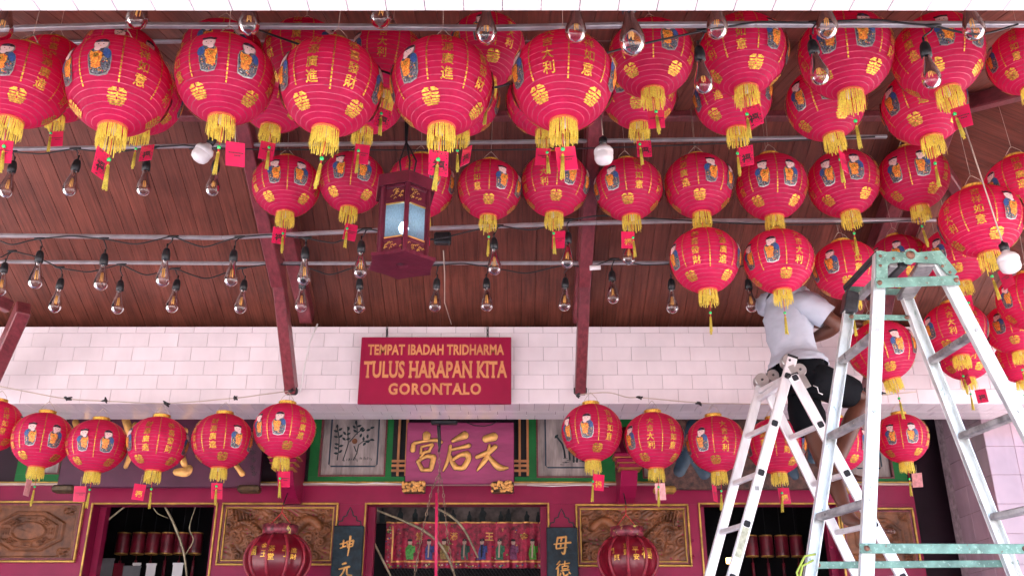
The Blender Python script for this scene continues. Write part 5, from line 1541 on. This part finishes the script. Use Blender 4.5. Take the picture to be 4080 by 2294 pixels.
# green top: end plates with a hinge, cross straps and treads
tl, tr = on_line(*R1, ZT - .01), on_line(*R4, ZT - .01)
def plate(pts, Y, th, name, mtl, parent):
    m = MB(); m.prism([(p.x, p.z) for p in pts], lambda x, zz, d: Vector((x, Y - d, zz)), th); return m.build(name, M[mtl], parent)
yp = YN - .006
tp = plate([at(u, v, yp) for u, v in ((3490, 1125), (3490, 1003), (3505, 1000), (3530, 1006), (3565, 1003), (3600, 1010), (3606, 998), (3622, 992), (3640, 995), (3652, 1008), (3690, 1004), (3745, 1000), (3760, 1018), (3812, 1085), (3800, 1100), (3770, 1090), (3738, 1052), (3640, 1046), (3628, 1056), (3606, 1052), (3598, 1045), (3545, 1050), (3535, 1062), (3535, 1125))], yp, .005, 'top_plate', 'greenp', lad)
m = MB(); m.lathe([(.0005, .006), (.014, .005), (.016, 0)], 14); c = at(3628, 1016, yp - .006); m.v = [c + Vector((p.x, -p.z, p.y)) for p in m.v]; m.build('hinge_pin', M['rust'], tp)
for (u, v) in ((3508, 1020), (3508, 1058), (3560, 1030), (3690, 1028), (3755, 1060), (3785, 1085)):
    m = MB(); m.lathe([(.0005, .004), (.005, .003), (.006, 0)], 8); c = at(u, v, yp - .005); m.v = [c + Vector((p.x, -p.z, p.y)) for p in m.v]; m.build('bolt', M['rust'], tp)
def strap(a, b, h, th, parent, mtl='greenp', bolts=True):
    m = MB(); m.bar(a, b, th, h, mi=0, ch=.002); o = m.build('strap', M[mtl], parent)
    if bolts:
        for p in (a.lerp(b, .04), a.lerp(b, .96)):
            m = MB(); m.lathe([(.0005, .007), (.008, .005), (.009, 0)], 10); c = p + Vector((0, -th / 2, 0)); m.v = [c + Vector((q_.x, -q_.z, q_.y)) for q_ in m.v]; m.build('bolt', M['rust'], o)
strap(at(3490, 1128, yp - .008), at(3822, 1116, yp - .008), .036, .005, lad)
strap(at(3425, 2183, yp - .008), at(4110, 2185, yp - .008), .030, .005, lad)
strap(at(3225, 2250, YR + .008), at(4060, 2243, YR + .008), .024, .005, lad)
strap(at(3382, 1262, YR - .03), at(3622, 1266, YR - .03), .022, .004, lad)
# treads of the platform run from the near plate back to the far rails
for (ua, va, ub, vb, w, mtl) in ((3497, 1010, 3368, 1150, .016, 'steel_dk'), (3560, 1052, 3420, 1160, .030, 'alu_rung'), (3600, 1052, 3462, 1165, .030, 'steel_dk'), (3690, 1050, 3600, 1160, .060, 'alu_rung')):
    m = MB(); a, b = at(ua, va, YN + .01), at(ub, vb, YR - .006); b.z = a.z; m.bar(a, b, w, .022, mi=0, ch=.003); m.build('tread', M[mtl], lad)
strap(at(3365, 1152, YR + .004), at(3640, 1166, YR + .004), .028, .005, lad)
m = MB(); m.bar(on_line(*R2, ZT - .02) + Vector((0, -.012, .0)), on_line(*R2, ZT - .10) + Vector((0, -.012, 0)), .056, .05, mi=0, ch=.004); m.build('corner_bracket', M['steel_dk'], lad)
for rr in (R1, R2, R3, R4):
    p = on_line(*rr, .14); m = MB(); m.box((p.x, p.y + (.015 if p.y < 3.1 else -.015), .146), (.06, .045, .05), 0, None, .006); m.build('rubber_foot', M['black'], lad)
m = MB(); a = at(3205, 2230, YR - .02)
m.tube([a + Vector((.04, 0, .02)), a + Vector((.0, -.01, .012)), a + Vector((-.03, 0, -.04)), a + Vector((-.02, 0, -.12)), a + Vector((.01, 0, -.2))], .004, 5); m.tube([a + Vector((.03, 0, .0)), a + Vector((-.012, -.01, -.02)), a + Vector((-.03, .01, -.09)), a + Vector((-.035, .01, -.18))], .004, 5)
tag(m.build('plastic_ribbon', mat('lime_ribbon', (.45, .55, .08), .5)), 'lime green plastic ribbon tied to the far rail of the big step ladder', 'ribbon')

# ================================================================== FOLDING LADDER with the man
M['alu2'] = mat('bright_aluminium', (.82, .80, .81), .38, .5, var=.08, scale=8, stretch=(4, 4, 1), speck=[((.45, .12, .14), 5, .80)])
M['hole'] = mat('dark_hole', (.015, .015, .02), .8)
YA, YZ = 4.78, 5.06
S2 = (at(3152, 1440, YA), at(2917, 2294, YA)); S3 = (at(3172, 1520, YA - .03), at(3592, 2294, YA - .03))
S1 = (at(3040, 1500, YZ), at(2826, 2294, YZ)); S4 = (at(3060, 1560, YZ - .03), at(3414, 2294, YZ - .03))
fl = thing('folding_ladder', (1.45, 4.9, .12), 'silver folding ladder with square holes in its rails, the man stands on it', 'ladder')
za2 = at(3155, 1425, YA).z; za3 = at(3170, 1505, YA).z
def box_rail(a, b, zt_, w, d, cap=True):
    p, q_ = on_line(a, b, zt_), on_line(a, b, .124); m = MB(); m.bar(p, q_, d, w, (1, 0, 0), 0, .004); o = m.build('rail', M['alu2'], fl)
    if cap:
        m = MB(); dr = (p - q_).normalized(); m.bar(p - dr * .002, p + dr * .012, d + .004, w + .004, (1, 0, 0), 0, .003); m.build('end_cap', M['black'], o)
    return o
o2 = box_rail(*S2, za2, .053, .026); o1 = box_rail(*S1, at(3035, 1500, YZ).z, .050, .026, False)
o3 = box_rail(*S3, za3, .053, .026); o4 = box_rail(*S4, at(3060, 1550, YZ).z, .050, .026, False)
vA = (1500, 1690, 1884, 2087); vB = (1514, 1703, 1898, 2092)
for (near, far, vv, orail) in ((S2, S1, vA, o2), (S3, S4, vB, o3)):
    zz = [at(3100, v, YA).z for v in vv]; dzr = (zz[0] - zz[-1]) / 3
    z = zz[0]
    while z > .25:
        a, b = on_line(*near, z), on_line(*far, z); a.y += .014; b.y -= .014
        m = MB(); m.bar(a, b, .026, .026, (0, 0, 1), 0, .004); m.build('rung', M['alu2'], fl)
        c = on_line(*near, z); d_ = (near[1] - near[0]).normalized(); x_ = d_.cross(Vector((0, -1, 0))).normalized()
        # square rung end: dark hole with a raised rim
        m = MB(); n_ = 12; ring = lambda r_, y: [c + (x_ * (r_ * (abs(math.cos(t)) ** .5) * (1 if math.cos(t) > 0 else -1)) + d_ * (r_ * (abs(math.sin(t)) ** .5) * (1 if math.sin(t) > 0 else -1))) + Vector((0, y, 0)) for t in [2 * math.pi * (i + .5) / n_ for i in range(n_)]]
        yo = -.013
        rr_ = [ring(.0205, yo - .0005), ring(.0185, yo - .004), ring(.0165, yo - .004), ring(.0160, yo - .0008)]
        for g in rr_: m.v += g
        for j in range(3):
            for i in range(n_): m.face((j * n_ + i, j * n_ + (i + 1) % n_, (j + 1) * n_ + (i + 1) % n_, (j + 1) * n_ + i), 0 if j < 2 else 1)
        m.face([3 * n_ + i for i in range(n_)], 1)
        m.build('rung_socket', [M['alu2'], M['hole']], orail)
        z -= dzr
# hinge discs
for (u, v, Y, s_) in ((3140, 1442, YA + .02, 1), (3182, 1478, YA + .02, .9), (3032, 1518, YZ, 1), (3075, 1500, YZ, .9)):
    m = MB(); c = at(u, v, Y); m.lathe([(.0005, .03), (.036 * s_, .03), (.040 * s_, .024), (.040 * s_, -.024), (.036 * s_, -.03), (.0005, -.03)], 20, smooth=False); m.v = [c + Vector((p.x, p.z, p.y)) for p in m.v]
    h_ = m.build('hinge', M['tin'], fl)
    m = MB(); m.bar(c + Vector((0, -.034, -.03)), c + Vector((.03, -.034, -.10)), .004, .035, (1, 0, 0), 0, .001); m.build('hinge_plate', M['tin'], h_)
    m = MB(); m.lathe([(.0005, .007), (.006, .006), (.007, 0)], 8); m.v = [c + Vector((p.x, -.032 - p.z, p.y)) for p in m.v]; m.build('bolt', M['steel_dk'], h_)
m = MB(); a, b = at(3025, 1590, YZ - .02), at(3125, 1520, YA + .03); m.bar(a, b, .030, .03, mi=0, ch=.004); m.build('rung', M['alu2'], fl)
m = MB(); a = on_line(*S2, at(2960, 2100, YA).z); b = on_line(*S2, at(2960, 2220, YA).z); d_ = (b - a).normalized()
m.bar(a + Vector((0, -.0148, 0)), b + Vector((0, -.0148, 0)), .0012, .032, (1, 0, 0), 0); o = m.build('sticker', mat('faded_sticker', (.52, .54, .40), .5, var=.25, scale=40), fl)
m = MB(); a = on_line(*S2, at(3010, 1945, YA).z); m.bar(a + Vector((0, -.0148, .01)), a + Vector((0, -.0148, -.012)), .0012, .022, (1, 0, 0), 0); m.build('sticker', M['pedge'], fl)
for rr in (S1, S2, S3, S4):
    p = on_line(*rr, .15); m = MB(); m.box((p.x, p.y, .147), (.075, .04, .05), 0, None, .006); m.build('rubber_foot', M['black'], fl)

# ================================================================== THE MAN
def skinned(name, verts, edges, radii, mtl, root=0, sub=2, parent=None, loc=None):
    """continuous surface grown round a skeleton: verts in world coordinates, radii (rx, ry) per joint"""
    me = bpy.data.meshes.new(name); me.from_pydata([tuple(Vector(p) - loc) for p in verts], edges, [])
    ob = bpy.data.objects.new(name, me); COL.objects.link(ob)
    sk = ob.modifiers.new('skin', 'SKIN'); sk.use_smooth_shade = True; sk.branch_smoothing = .6
    for i, r_ in enumerate(radii):
        d = me.skin_vertices[0].data[i]; d.radius = r_ if isinstance(r_, tuple) else (r_, r_); d.use_root = (i == root)
    sb = ob.modifiers.new('sub', 'SUBSURF'); sb.levels = sub; sb.render_levels = sub
    dg = bpy.context.evaluated_depsgraph_get(); dg.update()
    nm = bpy.data.meshes.new_from_object(ob.evaluated_get(dg))
    bpy.data.objects.remove(ob)
    nm.materials.clear(); nm.materials.append(mtl)
    for p in nm.polygons: p.use_smooth = True
    o = bpy.data.objects.new(name, nm); COL.objects.link(o); o.parent = parent
    return o
M['skin'] = mat('brown_skin', (.115, .042, .026), .45, var=.15, scale=6, bump=.05, bscale=80, spec=.4)
M['shirt'] = mat('pale_grey_shirt', (.44, .47, .54), .8, var=.10, scale=4, bump=.6, bscale=7, stretch=(1, 1, 1.6))
M['shorts'] = mat('black_shorts', (.0035, .004, .006), .85, var=.3, scale=8, bump=.3, bscale=14, spec=.15)
M['hair'] = mat('black_hair', (.012, .010, .010), .6, bump=.5, bscale=90)
Ym = 5.0
J = {}
J['pelvis'] = at(3192, 1480, Ym + .05); J['waist'] = at(3160, 1395, Ym + .08); J['chest'] = at(3140, 1280, Ym + .12); J['upper'] = at(3138, 1205, Ym + .14); J['neck'] = at(3138, 1150, Ym + .15); J['skull0'] = at(3130, 1112, Ym + .16); J['skull'] = at(3122, 1062, Ym + .17)
J['sr'] = at(3222, 1215, Ym - .02); J['er'] = at(3345, 1297, Ym - .04); J['wr'] = at(3232, 1352, Ym + .16)
J['sl'] = at(3062, 1212, Ym + .30); J['el'] = at(3250, 1285, Ym + .44); J['wl'] = at(3440, 1290, Ym + .38)
J['hr'] = at(3228, 1505, Ym - .02); J['kr'] = at(3440, 1585, Ym + .14); J['cr'] = at(3390, 1690, Ym + .10); J['ar'] = at(3322, 1872, Ym + .0)
J['hl'] = at(3165, 1505, Ym + .16); J['kl'] = at(3262, 1790, Ym + .12); J['cl'] = at(3315, 1890, Ym + .07); J['al'] = at(3385, 2068, Ym - .04)
man = thing('person', at(3370, 2110, Ym - .04), 'barefoot person in pale grey T-shirt and black shorts on the folding ladder hanging a lantern', 'person')
base = WLOC[man.name]
V, E_, RD = [], [], []
def add(p, r_, par=None):
    V.append(Vector(p)); RD.append(r_)
    if par is not None: E_.append((par, len(V) - 1))
    return len(V) - 1
ip = add(J['pelvis'], (.095, .075)); iw = add(J['waist'], (.09, .065), ip); ic = add(J['chest'], (.10, .07), iw); iu = add(J['upper'], (.085, .06), ic)
ink = add(J['neck'], .055, iu); i0 = add(J['skull0'], (.068, .075), ink); i1 = add(J['skull'], (.078, .092), i0); i2 = add(J['skull'] + Vector((.0, .0, .055)), (.06, .07), i1)
def limb(par, names, rads):
    k = par
    for n_, r_ in zip(names, rads): k = add(J[n_] if isinstance(n_, str) else n_, r_, k)
    return k
mid = lambda a, b, t=.5: J[a].lerp(J[b], t)
def hand(k, wrist, dirv, palm_n, s=1.0):
    d = Vector(dirv).normalized(); n_ = Vector(palm_n); n_ = (n_ - d * n_.dot(d)).normalized(); x = d.cross(n_)
    kp = add(wrist + d * .05 * s, (.036, .018), k); kq = add(wrist + d * .085 * s, (.036, .015), kp)
    for i, (off, L) in enumerate(((-.030, .062), (-.010, .075), (.010, .070), (.029, .055))):
        b0_ = wrist + d * .10 * s + x * off; a = add(b0_, .0095, kq); b = add(b0_ + d * L * .5 + n_ * .012, .0090, a); add(b0_ + d * L * .75 + n_ * .040, .0080, b)
    t1 = add(wrist + d * .045 + x * -.045 + n_ * .010, .011, kp); add(wrist + d * .085 + x * -.058 + n_ * .028, .009, t1)
k = limb(iu, ['sr', mid('sr', 'er'), 'er', mid('er', 'wr', .35), 'wr'], [.058, .048, .040, .043, .029]); hand(k, J['wr'], J['wr'] - J['er'], (0, 1, .3))
k = limb(iu, ['sl', mid('sl', 'el'), 'el', mid('el', 'wl', .35), 'wl'], [.058, .048, .040, .043, .029]); hand(k, J['wl'], J['wl'] - J['el'], (0, .2, -1))
def foot(k, ank, toe_dir):
    d = Vector(toe_dir).normalized(); side = d.cross(Vector((0, 0, 1))).normalized()
    h_ = add(ank + Vector((0, 0, -.045)) - d * .030, (.034, .034), k)
    f1 = add(ank + d * .07 + Vector((0, 0, -.045)), (.036, .028), k); f2 = add(ank + d * .13 + Vector((0, 0, -.062)), (.042, .019), f1)
    for i, (o_, L, r_) in enumerate(((-.034, .050, .014), (-.014, .046, .0105), (.004, .042, .010), (.020, .036, .0095), (.034, .028, .009))):
        a = add(ank + d * (.16 + .012 - .010 * i) + side * o_ + Vector((0, 0, -.066)), r_, f2); add(ank + d * (.16 + L - .010 * i) + side * o_ + Vector((0, 0, -.070)), r_ * .9, a)
k = limb(ip, ['hr', mid('hr', 'kr'), 'kr', 'cr', mid('cr', 'ar', .6), 'ar'], [.062, .060, .054, .058, .044, .034]); foot(k, J['ar'], (.75, -.5, 0))
k = limb(ip, ['hl', mid('hl', 'kl'), 'kl', 'cl', mid('cl', 'al', .5), 'al'], [.062, .060, .052, .058, .044, .034]); foot(k, J['al'], (.9, -.42, 0))
skinned('body', V, E_, RD, M['skin'], 0, 2, man, base)
# head details
hd = J['skull']; fdir = Vector((.75, .55, -.05)).normalized(); fs = fdir.cross(Vector((0, 0, 1))).normalized()
def blob(name, c, rx, ry, rz, mtl, seed=0, n=14):
    m = MB(); r9 = random.Random(seed)
    for j in range(n + 1):
        a = math.pi * j / n
        for i in range(n * 2):
            b = math.pi * i / n; w = 1 + .03 * math.sin(5 * b + 3 * a + seed) * math.sin(a)
            p = fs * (rx * math.sin(a) * math.cos(b) * w) + fdir * (ry * math.sin(a) * math.sin(b) * w) + Vector((0, 0, rz * math.cos(a))); m.v.append(c + p - base)
    for j in range(n):
        for i in range(n * 2):
            k, l = j * n * 2 + i, j * n * 2 + (i + 1) % (n * 2); m.face((k, l, l + n * 2, k + n * 2), 0, True)
    return child(name, m.mesh(name, mtl), man)
blob('hair', hd + Vector((0, 0, .035)) - fdir * .015, .083, .098, .085, M['hair'], 3)
for s_ in (-1, 1):
    blob('ear', hd + fs * s_ * .076 + Vector((0, 0, -.01)), .012, .022, .032, M['skin'], 1, 6)
    blob('eye', hd + fs * s_ * .032 + fdir * .086, .012, .008, .008, M['white'], 1, 6)
blob('nose', hd + fdir * .097 + Vector((0, 0, -.025)), .014, .018, .022, M['skin'], 1, 6)
blob('mouth', hd + fdir * .085 + Vector((0, 0, -.062)), .024, .010, .007, M['redband'], 1, 6)
# clothes: lofted round the body
def loft(mb, secs, n=28, seed=0, fold=.004):
    """secs: (centre, side axis, half width, depth axis, half depth)"""
    b0 = len(mb.v); ns = len(secs)
    for k, (c, sx_, a, dx_, b) in enumerate(secs):
        for i in range(n):
            t = 2 * math.pi * i / n; w = 1 + fold / max(a, .05) * (math.sin(5 * t + k * 1.9 + seed) + .7 * math.sin(9 * t - k * 2.3 + seed * 2))
            mb.v.append(c - base + sx_ * (a * w * math.cos(t)) + dx_ * (b * w * math.sin(t)))
    for k in range(ns - 1):
        for i in range(n):
            u_, v_ = b0 + k * n + i, b0 + k * n + (i + 1) % n
            mb.face((u_, v_, v_ + n, u_ + n), 0, True)
def dense(secs, m_=4):
    out = []
    for i in range(len(secs) - 1):
        for k in range(m_):
            p0, p1, p2, p3 = secs[max(i - 1, 0)], secs[i], secs[i + 1], secs[min(i + 2, len(secs) - 1)]; t = k / m_
            cr = lambda a, b, c, d: .5 * ((2 * b) + (c - a) * t + (2 * a - 5 * b + 4 * c - d) * t * t + (3 * b - a - 3 * c + d) * t ** 3)
            out.append(tuple(cr(p0[q_], p1[q_], p2[q_], p3[q_]) for q_ in range(5)))
    out.append(secs[-1]); return out
sd_ = (J['sr'] - J['sl']); sd_.z = 0; sd_.normalize(); dp_ = Vector((-sd_.y, sd_.x, 0))
m = MB()
P0 = J['pelvis']
loft(m, dense([(P0 + Vector((-.015, 0, .020)), sd_, .182, dp_, .156), (P0.lerp(J['waist'], .5), sd_, .172, dp_, .142), (J['waist'] + Vector((0, 0, -.01)), sd_, .142, dp_, .112), (J['chest'], sd_, .162, dp_, .118), (J['upper'] + Vector((0, 0, -.01)), sd_, .168, dp_, .104), (J['upper'] + Vector((0, 0, .045)), sd_, .150, dp_, .092), (J['neck'] + Vector((0, 0, -.002)), sd_, .070, dp_, .066)]), 32, 1, .005)
def limb_loft(mb, pts, rads, seed, fold):
    secs = []
    for k, p in enumerate(pts):
        d = (pts[min(k + 1, len(pts) - 1)] - pts[max(k - 1, 0)]).normalized(); x = d.cross(Vector((0, 0, 1)))
        if x.length < .1: x = d.cross(Vector((0, 1, 0)))
        x.normalize(); y = d.cross(x); secs.append((p, x, rads[k], y, rads[k] * .95))
    loft(mb, dense(secs, 3), 20, seed, fold)
for s_, e_ in (('sr', 'er'), ('sl', 'el')):
    q0 = J[s_].lerp(J['upper'], .45); limb_loft(m, [q0, J[s_], mid(s_, e_, .3), mid(s_, e_, .62)], [.080, .082, .080, .074], 3, .004)
child('shirt', m.mesh('shirt', M['shirt']), man)
m = MB()
loft(m, dense([(P0 + Vector((-.01, 0, .07)), sd_, .140, dp_, .112), (P0, sd_, .155, dp_, .125), (P0 + Vector((.01, 0, -.07)), sd_, .150, dp_, .125), (P0 + Vector((.01, 0, -.13)), sd_, .07, dp_, .06)]), 28, 2, .004)
for h_, k_ in (('hr', 'kr'), ('hl', 'kl')):
    limb_loft(m, [J[h_].lerp(P0, .5), J[h_], mid(h_, k_, .4), mid(h_, k_, .76)], [.085, .098, .098, .090], 5, .004)
child('shorts', m.mesh('shorts', M['shorts']), man)
m = MB(); p = at(3240, 1535, Ym - .125); m.tube([p - base, p - base + Vector((.02, -.004, -.012)), p - base + Vector((.025, 0, -.04)), p - base + Vector((.045, 0, -.05))], .0028, 5); child('drawstring', m.mesh('drawstring', M['white']), man)
